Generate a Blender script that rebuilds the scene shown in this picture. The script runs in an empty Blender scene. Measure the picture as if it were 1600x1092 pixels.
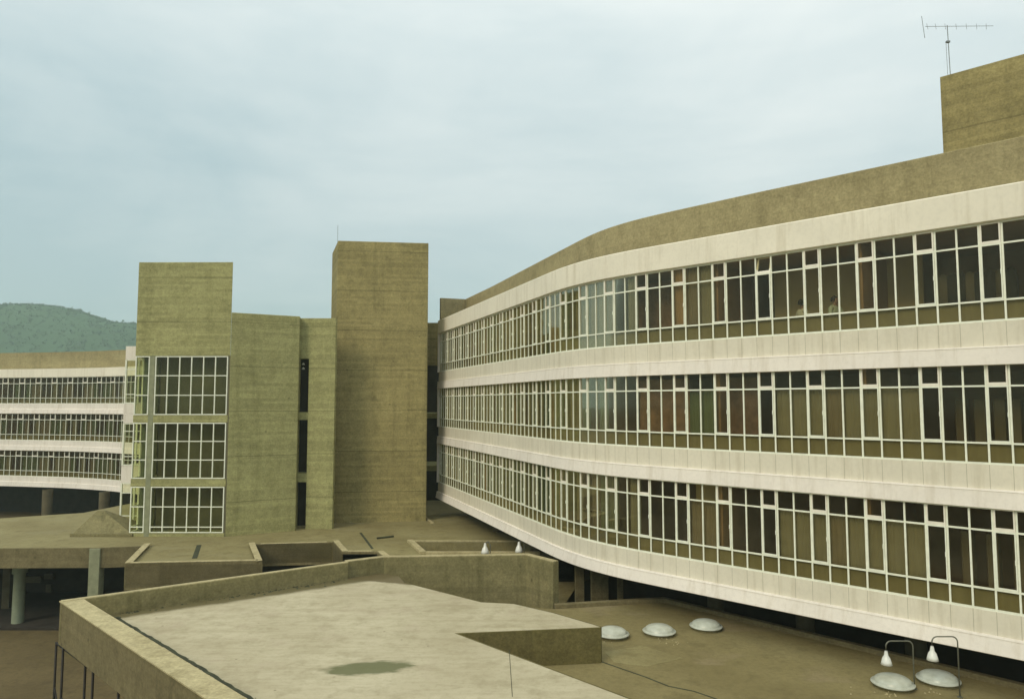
import bpy, bmesh, math, random
from mathutils import Vector, Matrix, noise
from mathutils.geometry import tessellate_polygon

random.seed(7)
SC = bpy.context.scene
COL = SC.collection

# ------------------------------------------------------------------ camera model
# Eye at the origin (z = 0 is eye level); +y looks along the photograph, ground lies 10.9 m below.
FPX = 1130.0
PITCH = math.atan(84 / FPX)
CP, SP = math.cos(PITCH), math.sin(PITCH)
GROUND = -10.9


def ray(x, y):
    a = (x - 800) / FPX
    b = (546 - y) / FPX
    d = CP - b * SP
    return a / d, (SP + b * CP) / d


def on(x, y, z):                       # plan point of a pixel that lies on height z
    a, t = ray(x, y)
    Y = z / t
    return (a * Y, Y)


def at(x, y, Y):                       # 3D point of a pixel at depth Y
    a, t = ray(x, y)
    return Vector((a * Y, Y, t * Y))


def pix(X, Y, Z=0.0):
    f = Y * CP + Z * SP
    return 800 + FPX * X / f


# ------------------------------------------------------------------ mesh builder
class MB:
    def __init__(self):
        self.v, self.f, self.m, self.uv = [], [], [], {}

    def face(self, pts, m=0, uv=None):
        i = len(self.v)
        self.v += [tuple(p) for p in pts]
        if uv:
            self.uv[len(self.f)] = uv
        self.f.append(tuple(range(i, i + len(pts))))
        self.m.append(m)

    def box(self, x0, x1, y0, y1, z0, z1, m=0, mat=None):
        c = [(x0, y0, z0), (x1, y0, z0), (x1, y1, z0), (x0, y1, z0), (x0, y0, z1), (x1, y0, z1), (x1, y1, z1), (x0, y1, z1)]
        if mat is not None:
            c = [tuple(mat @ Vector(p)) for p in c]
        i = len(self.v)
        self.v += c
        for q in ((0, 3, 2, 1), (4, 5, 6, 7), (0, 1, 5, 4), (1, 2, 6, 5), (2, 3, 7, 6), (3, 0, 4, 7)):
            self.f.append(tuple(i + k for k in q))
            self.m.append(m)

    def slab(self, outer, z0, z1, holes=(), m=0):
        loops = [list(outer)] + [list(h) for h in holes]
        tri = tessellate_polygon([[Vector((p[0], p[1], 0)) for p in lp] for lp in loops])
        flat = [p for lp in loops for p in lp]
        i = len(self.v)
        n = len(flat)
        self.v += [(p[0], p[1], z1) for p in flat] + [(p[0], p[1], z0) for p in flat]
        for t in tri:
            self.f.append(tuple(i + k for k in t)); self.m.append(m)
            self.f.append(tuple(i + n + k for k in reversed(t))); self.m.append(m)
        o = 0
        for lp in loops:
            k = len(lp)
            for j in range(k):
                a, b = o + j, o + (j + 1) % k
                self.f.append((i + a, i + b, i + n + b, i + n + a)); self.m.append(m)
            o += k

    def strip(self, path, prof, closed=False, s0=0.0, m=0, caps=True):
        """path: list of (x, y, nx, ny, s); prof: list of (offset along n, z)."""
        k = len(prof)
        i = len(self.v)
        for (x, y, nx, ny, s) in path:
            for (o, z) in prof:
                self.v.append((x + nx * o, y + ny * o, z))
        acc = [0.0]
        for j in range(1, k):
            acc.append(acc[-1] + math.hypot(prof[j][0] - prof[j - 1][0], prof[j][1] - prof[j - 1][1]))
        rng = k if closed else k - 1
        for p in range(len(path) - 1):
            for j in range(rng):
                j2 = (j + 1) % k
                self.uv[len(self.f)] = [(path[p][4], prof[j][1]), (path[p + 1][4], prof[j][1]), (path[p + 1][4], prof[j2][1]), (path[p][4], prof[j2][1])]
                self.f.append((i + p * k + j, i + (p + 1) * k + j, i + (p + 1) * k + j2, i + p * k + j2))
                self.m.append(m)
        if closed and caps:
            self.f.append(tuple(i + j for j in range(k))); self.m.append(m)
            e = i + (len(path) - 1) * k
            self.f.append(tuple(e + j for j in reversed(range(k)))); self.m.append(m)

    def tube(self, pts, r, n=8, m=0):
        pts = [Vector(p) for p in pts]
        i = len(self.v)
        up = Vector((0, 0, 1))
        for k, p in enumerate(pts):
            t = (pts[min(k + 1, len(pts) - 1)] - pts[max(k - 1, 0)]).normalized()
            a = t.cross(up)
            if a.length < 1e-3:
                a = t.cross(Vector((1, 0, 0)))
            a.normalize()
            b = t.cross(a)
            for j in range(n):
                w = 2 * math.pi * j / n
                self.v.append(tuple(p + (a * math.cos(w) + b * math.sin(w)) * r))
        for k in range(len(pts) - 1):
            for j in range(n):
                j2 = (j + 1) % n
                self.f.append((i + k * n + j, i + k * n + j2, i + (k + 1) * n + j2, i + (k + 1) * n + j)); self.m.append(m)
        self.f.append(tuple(i + j for j in range(n))); self.m.append(m)
        e = i + (len(pts) - 1) * n
        self.f.append(tuple(e + j for j in reversed(range(n)))); self.m.append(m)

    def lathe(self, prof, n=32, c=(0, 0, 0), m=0):
        i = len(self.v)
        k = len(prof)
        for j in range(n):
            w = 2 * math.pi * j / n
            for (r, z) in prof:
                self.v.append((c[0] + r * math.cos(w), c[1] + r * math.sin(w), c[2] + z))
        for j in range(n):
            j2 = (j + 1) % n
            for q in range(k - 1):
                self.f.append((i + j * k + q, i + j2 * k + q, i + j2 * k + q + 1, i + j * k + q + 1)); self.m.append(m)

    def wallpoly(self, pts, th, z0, z1, m=0):
        """wall along an open plan polyline, thickness th to the right-hand side of travel."""
        L, R = [], []
        n = len(pts)
        for k in range(n):
            p = Vector(pts[k])
            ns = []
            if k > 0:
                d = (p - Vector(pts[k - 1])).normalized(); ns.append(Vector((d.y, -d.x)))
            if k < n - 1:
                d = (Vector(pts[k + 1]) - p).normalized(); ns.append(Vector((d.y, -d.x)))
            q = sum(ns, Vector((0, 0))).normalized()
            q *= th / max(.35, q.dot(ns[0]))
            L.append(tuple(p)); R.append(tuple(p + q))
        for k in range(n - 1):
            a, b, c, d = L[k], L[k + 1], R[k + 1], R[k]
            i = len(self.v)
            self.v += [(a[0], a[1], z0), (b[0], b[1], z0), (c[0], c[1], z0), (d[0], d[1], z0), (a[0], a[1], z1), (b[0], b[1], z1), (c[0], c[1], z1), (d[0], d[1], z1)]
            qs = [(4, 5, 6, 7), (0, 3, 2, 1), (0, 1, 5, 4), (2, 3, 7, 6)]
            if k == 0:
                qs.append((3, 0, 4, 7))
            if k == n - 2:
                qs.append((1, 2, 6, 5))
            for q in qs:
                self.f.append(tuple(i + w for w in q)); self.m.append(m)

    def mesh(self, name, mats, smooth=False):
        me = bpy.data.meshes.new(name)
        me.from_pydata(self.v, [], self.f)
        for mt in mats if isinstance(mats, (list, tuple)) else [mats]:
            me.materials.append(mt)
        for p, mi in zip(me.polygons, self.m):
            p.material_index = mi
            p.use_smooth = smooth
        if self.uv:
            ul = me.uv_layers.new(name='UVMap')
            for fi, uvs in self.uv.items():
                for li, u in zip(me.polygons[fi].loop_indices, uvs):
                    ul.data[li].uv = u
        bm = bmesh.new(); bm.from_mesh(me)
        bmesh.ops.remove_doubles(bm, verts=bm.verts, dist=1e-4)
        bmesh.ops.recalc_face_normals(bm, faces=bm.faces)
        bm.to_mesh(me); bm.free()
        me.update()
        return me

    def build(self, name, mats, parent=None, bevel=0.0, smooth=False):
        return link(name, self.mesh(name, mats, smooth), parent, bevel)


def link(name, data, parent=None, bevel=0.0):
    o = bpy.data.objects.new(name, data)
    COL.objects.link(o)
    if parent is not None:
        o.parent = parent
        o.matrix_parent_inverse = Matrix.Identity(4)
        if any(abs(c) > 0 for c in parent.location):
            o.matrix_parent_inverse = Matrix.Translation(-Vector(parent.location)) if False else Matrix.Identity(4)
    if bevel:
        b = o.modifiers.new('bevel', 'BEVEL')
        b.width = bevel; b.segments = 2; b.limit_method = 'ANGLE'; b.angle_limit = math.radians(40)
        b.harden_normals = False
    return o


def tag(o, label, cat, group=None):
    o['label'] = label; o['category'] = cat
    if group:
        o['group'] = group
    return o


def thing(name, label, cat, loc=(0, 0, 0), rz=0.0, group=None):
    o = bpy.data.objects.new(name, None)
    o.empty_display_size = .3
    COL.objects.link(o)
    o.location = loc; o.rotation_euler = (0, 0, rz)
    return tag(o, label, cat, group)


def shift(mb, loc):                     # world coordinates -> coordinates of an unrotated thing at loc
    mb.v = [(v[0] - loc[0], v[1] - loc[1], v[2] - loc[2]) for v in mb.v]
    return mb


# ------------------------------------------------------------------ materials
class NT:
    def __init__(self, name):
        self.mat = bpy.data.materials.new(name)
        self.mat.use_nodes = True
        self.t = self.mat.node_tree
        self.b = self.t.nodes['Principled BSDF']

    def n(self, kind, **kw):
        nd = self.t.nodes.new(kind)
        for k, v in kw.items():
            if k.startswith('i_'):
                key = k[2:]
                key = int(key) if key.isdigit() else key.replace('_', ' ')
                nd.inputs[key].default_value = v
            else:
                setattr(nd, k, v)
        return nd

    def l(self, a, b):
        self.t.links.new(a, b)

    def math(self, op, a, b=None, c=None, clamp=False):
        nd = self.n('ShaderNodeMath', operation=op, use_clamp=clamp)
        for i, q in enumerate((a, b, c)):
            if q is None:
                continue
            if isinstance(q, (int, float)):
                nd.inputs[i].default_value = q
            else:
                self.l(q, nd.inputs[i])
        return nd.outputs[0]

    def mix(self, fac, a, b, blend='MIX'):
        nd = self.n('ShaderNodeMix', data_type='RGBA', blend_type=blend)
        for key, q in ((0, fac), (6, a), (7, b)):
            if isinstance(q, (int, float)):
                nd.inputs[key].default_value = q
            elif isinstance(q, tuple):
                nd.inputs[key].default_value = (*q, 1) if len(q) == 3 else q
            else:
                self.l(q, nd.inputs[key])
        return nd.outputs[2]

    def pos(self):
        if not hasattr(self, '_p'):
            self._p = self.n('ShaderNodeNewGeometry').outputs['Position']
        return self._p

    def scaled(self, sx, sy, sz, src=None):
        m = self.n('ShaderNodeMapping')
        m.inputs['Scale'].default_value = (sx, sy, sz)
        self.l(src or self.pos(), m.inputs[0])
        return m.outputs[0]

    def noise(self, vec, scale, detail=4, rough=.55):
        nd = self.n('ShaderNodeTexNoise')
        nd.inputs['Scale'].default_value = scale
        nd.inputs['Detail'].default_value = detail
        nd.inputs['Roughness'].default_value = rough
        self.l(vec, nd.inputs['Vector'])
        return nd.outputs['Fac']

    def ramp(self, fac, a, b, va=0.0, vb=1.0):
        nd = self.n('ShaderNodeMapRange', clamp=True)
        self.l(fac, nd.inputs[0])
        nd.inputs[1].default_value = a; nd.inputs[2].default_value = b
        nd.inputs[3].default_value = va; nd.inputs[4].default_value = vb
        return nd.outputs[0]

    def bump(self, h, strength=.3, dist=.02):
        nd = self.n('ShaderNodeBump')
        nd.inputs['Strength'].default_value = strength
        nd.inputs['Distance'].default_value = dist
        self.l(h, nd.inputs['Height'])
        self.l(nd.outputs[0], self.b.inputs['Normal'])

    def done(self, col, rough=.85, spec=.3):
        if isinstance(col, tuple):
            self.b.inputs['Base Color'].default_value = (*col, 1)
        else:
            self.l(col, self.b.inputs['Base Color'])
        self.b.inputs['Roughness'].default_value = rough
        self.b.inputs['Specular IOR Level'].default_value = spec
        return self.mat


def concrete(name, base, light, dark, board=.14, bstr=.5, lift=2.4, streak=.5, top=None):
    """board-marked concrete: planks, pour joints, blotches and water streaks."""
    k = NT(name)
    p = k.pos()
    sep = k.n('ShaderNodeSeparateXYZ'); k.l(p, sep.inputs[0])
    x, y, z = sep.outputs
    u = k.math('ADD', k.math('MULTIPLY', x, .83), k.math('MULTIPLY', y, .56))
    zw = k.math('ADD', z, k.math('MULTIPLY', k.noise(p, .8, 2), .05))
    row = k.math('FLOOR', k.math('DIVIDE', zw, board))
    seg = k.math('FLOOR', k.math('ADD', k.math('DIVIDE', u, 2.7), k.math('MULTIPLY', row, .37)))
    cv = k.n('ShaderNodeCombineXYZ'); k.l(row, cv.inputs[0]); k.l(seg, cv.inputs[1])
    wn = k.n('ShaderNodeTexWhiteNoise', noise_dimensions='3D'); k.l(cv.outputs[0], wn.inputs[0])
    plank = wn.outputs['Value']
    big = k.noise(p, .22, 5, .6)
    med = k.noise(p, 1.3, 5, .65)
    fine = k.noise(p, 14, 3, .7)
    st = k.noise(k.scaled(2.2, 2.2, .10), 1.0, 4, .6)
    c = k.mix(k.ramp(big, .35, .68), base, light)
    c = k.mix(k.ramp(med, .5, .75, 0, .55), c, dark)
    c = k.mix(k.math('MULTIPLY', k.ramp(st, .52, .75), streak), c, dark)
    v = k.math('ADD', k.math('MULTIPLY', plank, .22 * bstr * 2), 1 - .11 * bstr * 2)
    v = k.math('MULTIPLY', k.math('MULTIPLY', v, k.ramp(fine, .3, .7, .8, 1.18)), k.ramp(k.noise(p, 4.5, 4, .75), .3, .7, .84, 1.14))
    fr = k.math('FRACT', k.math('DIVIDE', zw, board))
    line = k.math('SUBTRACT', 1.0, k.math('MULTIPLY', k.ramp(k.math('ABSOLUTE', k.math('SUBTRACT', fr, .5)), .44, .5), .22 * bstr))
    frl = k.math('FRACT', k.math('DIVIDE', k.math('ADD', zw, .4), lift))
    joint = k.math('SUBTRACT', 1.0, k.math('MULTIPLY', k.ramp(k.math('ABSOLUTE', k.math('SUBTRACT', frl, .5)), .485, .495), .3))
    v = k.math('MULTIPLY', k.math('MULTIPLY', v, line), joint)
    vv = k.n('ShaderNodeCombineXYZ')
    for i in range(3):
        k.l(v, vv.inputs[i])
    c = k.mix(1.0, c, vv.outputs[0], 'MULTIPLY')
    # form-tie holes
    vo = k.n('ShaderNodeTexVoronoi'); vo.inputs['Scale'].default_value = .9; vo.inputs['Randomness'].default_value = 1.0
    k.l(p, vo.inputs['Vector'])
    c = k.mix(k.ramp(vo.outputs['Distance'], .03, .07, .55, 0), c, tuple(q * .45 for q in dark))
    h = k.math('ADD', k.math('MULTIPLY', line, 1.0), k.math('MULTIPLY', fine, .35))
    h = k.math('ADD', h, k.math('MULTIPLY', plank, .25))
    k.bump(h, .35, .02)
    return k.done(c, .92, .2)


def plain(name, col, rough=.6, var=.15, scale=2.0, spec=.4, metal=0.0, bump=.0):
    k = NT(name)
    n1 = k.noise(k.pos(), scale, 4, .6)
    c = k.mix(k.ramp(n1, .3, .75), tuple(q * (1 - var) for q in col), tuple(min(1, q * (1 + var * .5)) for q in col))
    if bump:
        k.bump(n1, bump, .02)
    k.b.inputs['Metallic'].default_value = metal
    return k.done(c, rough, spec)


M = {}
M['tower'] = concrete('tower_concrete', (.262, .222, .095), (.35, .295, .13), (.15, .13, .055), bstr=.5)
M['stairc'] = concrete('stair_concrete', (.305, .292, .13), (.36, .345, .158), (.20, .195, .08), bstr=.5)
M['parapet'] = concrete('parapet_concrete', (.30, .258, .135), (.35, .30, .162), (.19, .16, .08), board=.5, bstr=.35, lift=9)
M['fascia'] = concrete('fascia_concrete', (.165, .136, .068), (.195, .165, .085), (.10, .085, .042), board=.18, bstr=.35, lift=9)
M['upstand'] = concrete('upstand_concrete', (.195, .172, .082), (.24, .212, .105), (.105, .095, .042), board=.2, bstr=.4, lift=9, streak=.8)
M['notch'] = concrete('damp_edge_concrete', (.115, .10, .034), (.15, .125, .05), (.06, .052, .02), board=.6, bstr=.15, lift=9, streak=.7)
M['coping'] = concrete('coping_mortar', (.40, .34, .19), (.48, .42, .24), (.22, .185, .09), board=3, bstr=.05, lift=50, streak=.6)
M['column'] = plain('column_render', (.27, .28, .17), .8, .25, 3)
M['whitecol'] = plain('white_column_paint', (.25, .28, .19), .7, .15, 3)
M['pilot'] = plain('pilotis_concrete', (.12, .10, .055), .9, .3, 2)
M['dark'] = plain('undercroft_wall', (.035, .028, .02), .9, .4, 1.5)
M['soffit'] = plain('soffit_plaster', (.16, .13, .09), .9, .3, 1.0)
M['floor'] = plain('interior_floor', (.12, .10, .07), .6, .3, 1.0)
M['ceil'] = plain('interior_ceiling', (.30, .20, .12), .9, .2, 1.0)
M['inwall'] = plain('interior_wall', (.30, .19, .10), .8, .3, .7)
M['wood'] = plain('wood_panel', (.22, .13, .07), .55, .4, 3)
M['redwood'] = plain('dark_wood_panel', (.165, .10, .065), .55, .4, 3)
M['olivewall'] = plain('olive_wall', (.55, .44, .24), .85, .12, .8)
M['olivewall2'] = plain('stair_inner_wall', (.15, .135, .075), .85, .3, .8)
M['steel'] = plain('scaffold_steel', (.03, .025, .02), .6, .4, 8, metal=.4)
M['wire'] = plain('antenna_metal', (.24, .26, .25), .5, .2, 8, metal=.5)
M['polemetal'] = plain('galvanised_tube', (.17, .17, .13), .45, .2, 8, metal=.3)
M['shade'] = plain('white_enamel', (.74, .74, .68), .25, .05, 8, spec=.6)
M['bulb'] = plain('lamp_glass', (.6, .6, .5), .2, .05, 8)
M['frame'] = plain('window_paint', (.84, .85, .71), .5, .12, 5)
M['sash'] = plain('sash_paint', (.85, .80, .68), .5, .12, 5)


def white_band(name, col, joints, period=.4883, phase=0.0, zr=None):
    k = NT(name)
    p = k.pos()
    big = k.noise(p, .5, 4, .6)
    fine = k.noise(p, 9, 3, .6)
    c = k.mix(k.ramp(big, .35, .7), tuple(q * .9 for q in col), col)
    c = k.mix(k.ramp(fine, .45, .8, 0, .22), c, tuple(q * .6 for q in col))
    st = k.noise(k.scaled(4, 4, .35), 1.0, 4, .65)
    c = k.mix(k.ramp(st, .5, .76, 0, .5), c, (col[0] * .62, col[1] * .58, col[2] * .5))
    if joints:
        uv = k.n('ShaderNodeUVMap'); uv.uv_map = 'UVMap'
        sp = k.n('ShaderNodeSeparateXYZ'); k.l(uv.outputs[0], sp.inputs[0])
        fr = k.math('FRACT', k.math('DIVIDE', k.math('SUBTRACT', sp.outputs[0], phase), period))
        d = k.math('ABSOLUTE', k.math('SUBTRACT', fr, .5))
        ln = k.ramp(d, .482, .49)
        c = k.mix(k.math('MULTIPLY', ln, .5), c, (col[0] * .28, col[1] * .27, col[2] * .22))
        h = k.math('SUBTRACT', k.math('MULTIPLY', fine, .15), ln)
        k.bump(h, .4, .01)
    return k.done(c, .7, .3)


S_PHASE = 23.9
BAY = 1.465
MOD = BAY / 3
M['panel'] = white_band('spandrel_panel', (.75, .695, .565), True, MOD, S_PHASE)
M['edge'] = white_band('slab_edge_paint', (.85, .785, .70), False)
M['topband'] = white_band('top_band_paint', (.86, .80, .66), False)


def cloth(name, col):
    k = NT(name)
    f = k.noise(k.scaled(9, 9, .5), 1, 3)
    n2 = k.noise(k.pos(), 2.5, 3)
    c = k.mix(k.ramp(f, .3, .7), tuple(q * .86 for q in col), col)
    c = k.mix(k.ramp(n2, .4, .75, 0, .35), c, tuple(q * .55 for q in col))
    return k.done(c, .9, .1)


CL = {
    'olive': cloth('olive_blind', (.20, .187, .122)),
    'olive2': cloth('brown_olive_blind', (.175, .148, .095)),
    'green': cloth('green_curtain', (.10, .125, .065)),
    'teal': cloth('teal_curtain', (.085, .125, .09)),
    'yellow': cloth('yellow_curtain', (.20, .18, .04)),
    'grey': cloth('grey_curtain', (.21, .205, .15)),
    'tan': cloth('tan_curtain', (.30, .20, .10)),
    'sky_backing': cloth('pale_sky_backing', (.15, .17, .115)),  # sky light through the corner glazing, put in as a colour
    'low': cloth('lower_panel_green', (.20, .18, .10)),
}


def glass(name, tint, refl=.32):
    k = NT(name)
    t = k.t
    out = t.nodes['Material Output']
    t.nodes.remove(k.b)
    tr = k.n('ShaderNodeBsdfTransparent'); tr.inputs[0].default_value = (*tint, 1)
    gl = k.n('ShaderNodeBsdfGlossy'); gl.inputs['Roughness'].default_value = .03
    gl.inputs[0].default_value = (.85, .82, .62, 1)
    fr = k.n('ShaderNodeFresnel'); fr.inputs[0].default_value = 1.5
    n1 = k.noise(k.pos(), .9, 2)
    bp = k.n('ShaderNodeBump'); bp.inputs['Strength'].default_value = .12; bp.inputs['Distance'].default_value = .02
    k.l(n1, bp.inputs['Height'])
    k.l(bp.outputs[0], gl.inputs['Normal'])
    df = k.n('ShaderNodeBsdfDiffuse'); df.inputs[0].default_value = (.3, .29, .2, 1)
    mx = k.n('ShaderNodeMixShader')
    k.l(k.math('ADD', k.math('MULTIPLY', fr.outputs[0], refl), .018), mx.inputs[0]); k.l(tr.outputs[0], mx.inputs[1]); k.l(gl.outputs[0], mx.inputs[2])
    dust_lift = k.n('ShaderNodeMixShader')  # pale dust film, also thickened to lighten the dark rooms behind
    k.l(k.ramp(k.noise(k.scaled(2, 2, 1.2), 1.0, 4, .7), .35, .8, .015, .075), dust_lift.inputs[0])
    k.l(mx.outputs[0], dust_lift.inputs[1]); k.l(df.outputs[0], dust_lift.inputs[2])
    k.l(dust_lift.outputs[0], out.inputs[0])
    return k.mat


M['glass'] = glass('window_glass', (.88, .84, .66))
M['glass2'] = glass('stair_glass', (.84, .87, .66))


def roof_mat():
    k = NT('roof_screed')
    p = k.pos()
    a = k.noise(p, .35, 5, .6); b = k.noise(p, 2.2, 5, .65); f = k.noise(p, 22, 3, .7)
    c = k.mix(k.ramp(a, .35, .68), (.42, .37, .245), (.52, .47, .325))
    c = k.mix(k.ramp(b, .48, .72, 0, .6), c, (.29, .25, .15))
    fl = k.noise(k.scaled(.9, .9, 1), 1, 3)
    c = k.mix(k.ramp(fl, .55, .7, 0, .35), c, (.40, .33, .235))
    c = k.mix(k.ramp(f, .62, .75, 0, .3), c, (.2, .18, .1))
    vo = k.n('ShaderNodeTexVoronoi'); vo.inputs['Scale'].default_value = 1.5; k.l(p, vo.inputs['Vector'])
    c = k.mix(k.ramp(vo.outputs['Distance'], .03, .06, .7, 0), c, (.14, .115, .06))
    gm = k.n('ShaderNodeMapping'); gm.inputs['Rotation'].default_value = (0, 0, math.radians(44)); gm.inputs['Scale'].default_value = (.35, 2.4, 1); k.l(p, gm.inputs[0])
    c = k.mix(k.ramp(k.noise(gm.outputs[0], 1.4, 5, .7), .45, .75, 0, .45), c, (.27, .225, .13))
    c = k.mix(k.ramp(k.noise(p, 9, 4, .75), .5, .75, 0, .4), c, (.26, .22, .13))
    # damp stain with its own outline
    sx, sy = on(578, 1043, -6.06)
    sub = k.n('ShaderNodeVectorMath', operation='SUBTRACT'); k.l(p, sub.inputs[0]); sub.inputs[1].default_value = (sx, sy, 0)
    sp = k.n('ShaderNodeSeparateXYZ'); k.l(sub.outputs[0], sp.inputs[0])
    ex = k.math('DIVIDE', sp.outputs[0], 1.08); ey = k.math('DIVIDE', k.math('SUBTRACT', sp.outputs[1], k.math('MULTIPLY', sp.outputs[0], .16)), .44)
    r = k.math('SQRT', k.math('ADD', k.math('MULTIPLY', ex, ex), k.math('MULTIPLY', ey, ey)))
    r = k.math('ADD', r, k.math('MULTIPLY', k.math('SUBTRACT', k.noise(k.scaled(1.2, 3, 1), 1.3, 6, .7), .5), 1.1))
    c = k.mix(k.ramp(r, .78, 1.05, .9, 0), c, (.12, .128, .056))
    # dirt drifted along the back upstand
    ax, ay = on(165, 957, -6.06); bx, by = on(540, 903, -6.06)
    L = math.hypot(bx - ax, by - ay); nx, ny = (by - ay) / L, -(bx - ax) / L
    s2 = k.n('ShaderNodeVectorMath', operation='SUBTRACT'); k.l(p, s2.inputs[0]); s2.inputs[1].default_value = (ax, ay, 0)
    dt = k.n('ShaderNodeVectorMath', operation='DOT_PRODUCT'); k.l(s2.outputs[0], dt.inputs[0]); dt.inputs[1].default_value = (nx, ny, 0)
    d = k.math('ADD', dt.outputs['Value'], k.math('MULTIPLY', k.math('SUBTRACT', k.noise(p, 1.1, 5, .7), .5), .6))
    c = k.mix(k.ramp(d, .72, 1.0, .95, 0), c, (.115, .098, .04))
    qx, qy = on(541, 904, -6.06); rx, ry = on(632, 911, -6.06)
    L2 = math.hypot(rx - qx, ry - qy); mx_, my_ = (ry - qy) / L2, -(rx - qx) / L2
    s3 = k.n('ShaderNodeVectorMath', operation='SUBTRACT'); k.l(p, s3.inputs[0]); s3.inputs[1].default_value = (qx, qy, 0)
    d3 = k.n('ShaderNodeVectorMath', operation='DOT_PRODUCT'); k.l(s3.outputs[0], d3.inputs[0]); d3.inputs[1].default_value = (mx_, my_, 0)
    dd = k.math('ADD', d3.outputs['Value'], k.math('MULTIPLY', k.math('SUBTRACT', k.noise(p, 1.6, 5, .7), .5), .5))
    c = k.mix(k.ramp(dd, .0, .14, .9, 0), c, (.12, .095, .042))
    rr = k.noise(p, 6, 4, .7)
    k.bump(k.math('ADD', f, rr), .3, .02)
    return k.done(c, .9, .25)


def terrace_mat(name, c0, c1, c2, c3):
    k = NT(name)
    p = k.pos()
    a = k.noise(p, .3, 5, .62); b = k.noise(p, 1.6, 5, .68); f = k.noise(p, 18, 3, .7)
    c = k.mix(k.ramp(a, .38, .66), c0, c1)
    c = k.mix(k.ramp(b, .5, .74, 0, .7), c, c2)
    g = k.noise(k.scaled(.5, .9, 1), .8, 3)
    c = k.mix(k.ramp(g, .57, .66, 0, .5), c, c3)
    c = k.mix(k.ramp(k.noise(p, 7, 4, .75), .45, .75, 0, .5), c, tuple(q * .62 for q in c0))
    c = k.mix(k.ramp(f, .58, .74, 0, .5), c, tuple(q * .5 for q in c0))
    k.bump(k.math('ADD', f, k.noise(p, 5, 4, .7)), .3, .02)
    return k.done(c, .9, .25)


M['roof'] = roof_mat()
M['terrace'] = terrace_mat('terrace_screed', (.195, .16, .068), (.25, .21, .095), (.125, .10, .042), (.28, .225, .13))
M['podium'] = terrace_mat('podium_screed', (.22, .185, .082), (.29, .255, .12), (.15, .12, .05), (.27, .24, .125))
M['groove'] = plain('gutter_dirt', (.055, .06, .03), .95, .6, 3)
M['earth'] = terrace_mat('brown_earth', (.10, .074, .03), (.135, .10, .042), (.065, .048, .02), (.125, .10, .036))


def hill_mat():
    k = NT('wooded_hill')
    p = k.pos()
    a = k.noise(p, .012, 5, .65); b = k.noise(p, .09, 4, .7)
    c = k.mix(k.ramp(a, .4, .65), (.05, .092, .043), (.06, .106, .048))
    c = k.mix(k.ramp(b, .45, .7, 0, .7), c, (.043, .083, .038))
    return k.done(c, 1, .05)


M['hill'] = hill_mat()
M['leaf'] = plain('tree_leaves', (.054, .10, .044), .9, .3, .05)

# ------------------------------------------------------------------ facade curve of the large block
FX0, FY0, A0, A1, SM, SW = -4.797, 46.932, 20.067, 46.003, 21.658, 3.537
DS = .02
CUR = []
_x, _y = FX0, FY0
for _i in range(int(46 / DS)):
    _s = _i * DS
    _t = min(1, max(0, (_s - (SM - SW)) / (2 * SW))); _t = _t * _t * (3 - 2 * _t)
    _a = math.radians(A0 + (A1 - A0) * _t)
    CUR.append((_x, _y, _a))
    _x += math.sin(_a) * DS; _y -= math.cos(_a) * DS


def cur(s):
    q = max(0.0, s / DS); i = min(int(q), len(CUR) - 2); t = q - i
    a, b = CUR[i], CUR[i + 1]
    return a[0] + (b[0] - a[0]) * t, a[1] + (b[1] - a[1]) * t, a[2]


def fpath(s0, s1, o=0.0, step=.366):
    n = max(1, int(math.ceil((s1 - s0) / step)))
    out = []
    for i in range(n + 1):
        s = s0 + (s1 - s0) * i / n
        x, y, a = cur(s)
        nx, ny = -math.cos(a), -math.sin(a)
        oo = o(s) if callable(o) else o
        out.append((x + nx * oo, y + ny * oo, nx, ny, s))
    return out


def locate(px, o, z=0.0):               # arc position where the facade offset by o is seen at column px
    best = None
    for i in range(0, 2000):
        s = i * .02
        x, y, a = cur(s)
        X, Y = x - math.cos(a) * o, y - math.sin(a) * o
        if Y < 8:
            break
        d = abs(pix(X, Y, z) - px)
        if best is None or d < best[0]:
            best = (d, s, X, Y, a)
    return best


SA, SB = .35, S_PHASE + BAY * 10        # far end and end beyond the frame
ZT = [(-5.0, -2.53), (-1.49, .94), (2.0, 4.47)]    # sill and head of the three glazed storeys
DEPTH = 12.5

blk = thing('curved_block', 'long curved three storey building with white bands and ribbon windows, filling the right half', 'building')
# white bands
for (zs, zl, zt) in ((2.0, 1.40, .94), (-1.49, -2.08, -2.53)):
    mb = MB()
    mb.strip(fpath(SA, SB), [(.035, zs), (.035, zl)], m=0)
    mb.strip(fpath(SA, SB), [(.035, zl), (.115, zl - .012), (.125, zl - .04), (.115, zl - .05), (.15, zt), (-.30, zt)], m=1)
    mb.strip(fpath(SA, SB), [(-.3, zs), (.035, zs)], m=1)
    mb.build('spandrel_band', [M['panel'], M['edge']], blk)
mb = MB()
mb.strip(fpath(SA, SB), [(.035, -5.0), (.035, -5.56)], m=0)
mb.strip(fpath(SA, SB), [(.035, -5.56), (.12, -5.575), (.13, -5.605), (.12, -5.615), (.20, -5.965), (.17, -5.985), (-.30, -5.985)], m=1)
mb.strip(fpath(SA, SB), [(-.3, -5.0), (.035, -5.0)], m=1)
mb.build('spandrel_band', [M['panel'], M['edge']], blk)
mb = MB()
mb.strip(fpath(SA, SB), [(-.30, 4.47), (.10, 4.47), (.13, 4.49), (.13, 5.30), (.10, 5.33), (-.9, 5.33)])
mb.build('top_band', M['topband'], blk)
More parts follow.
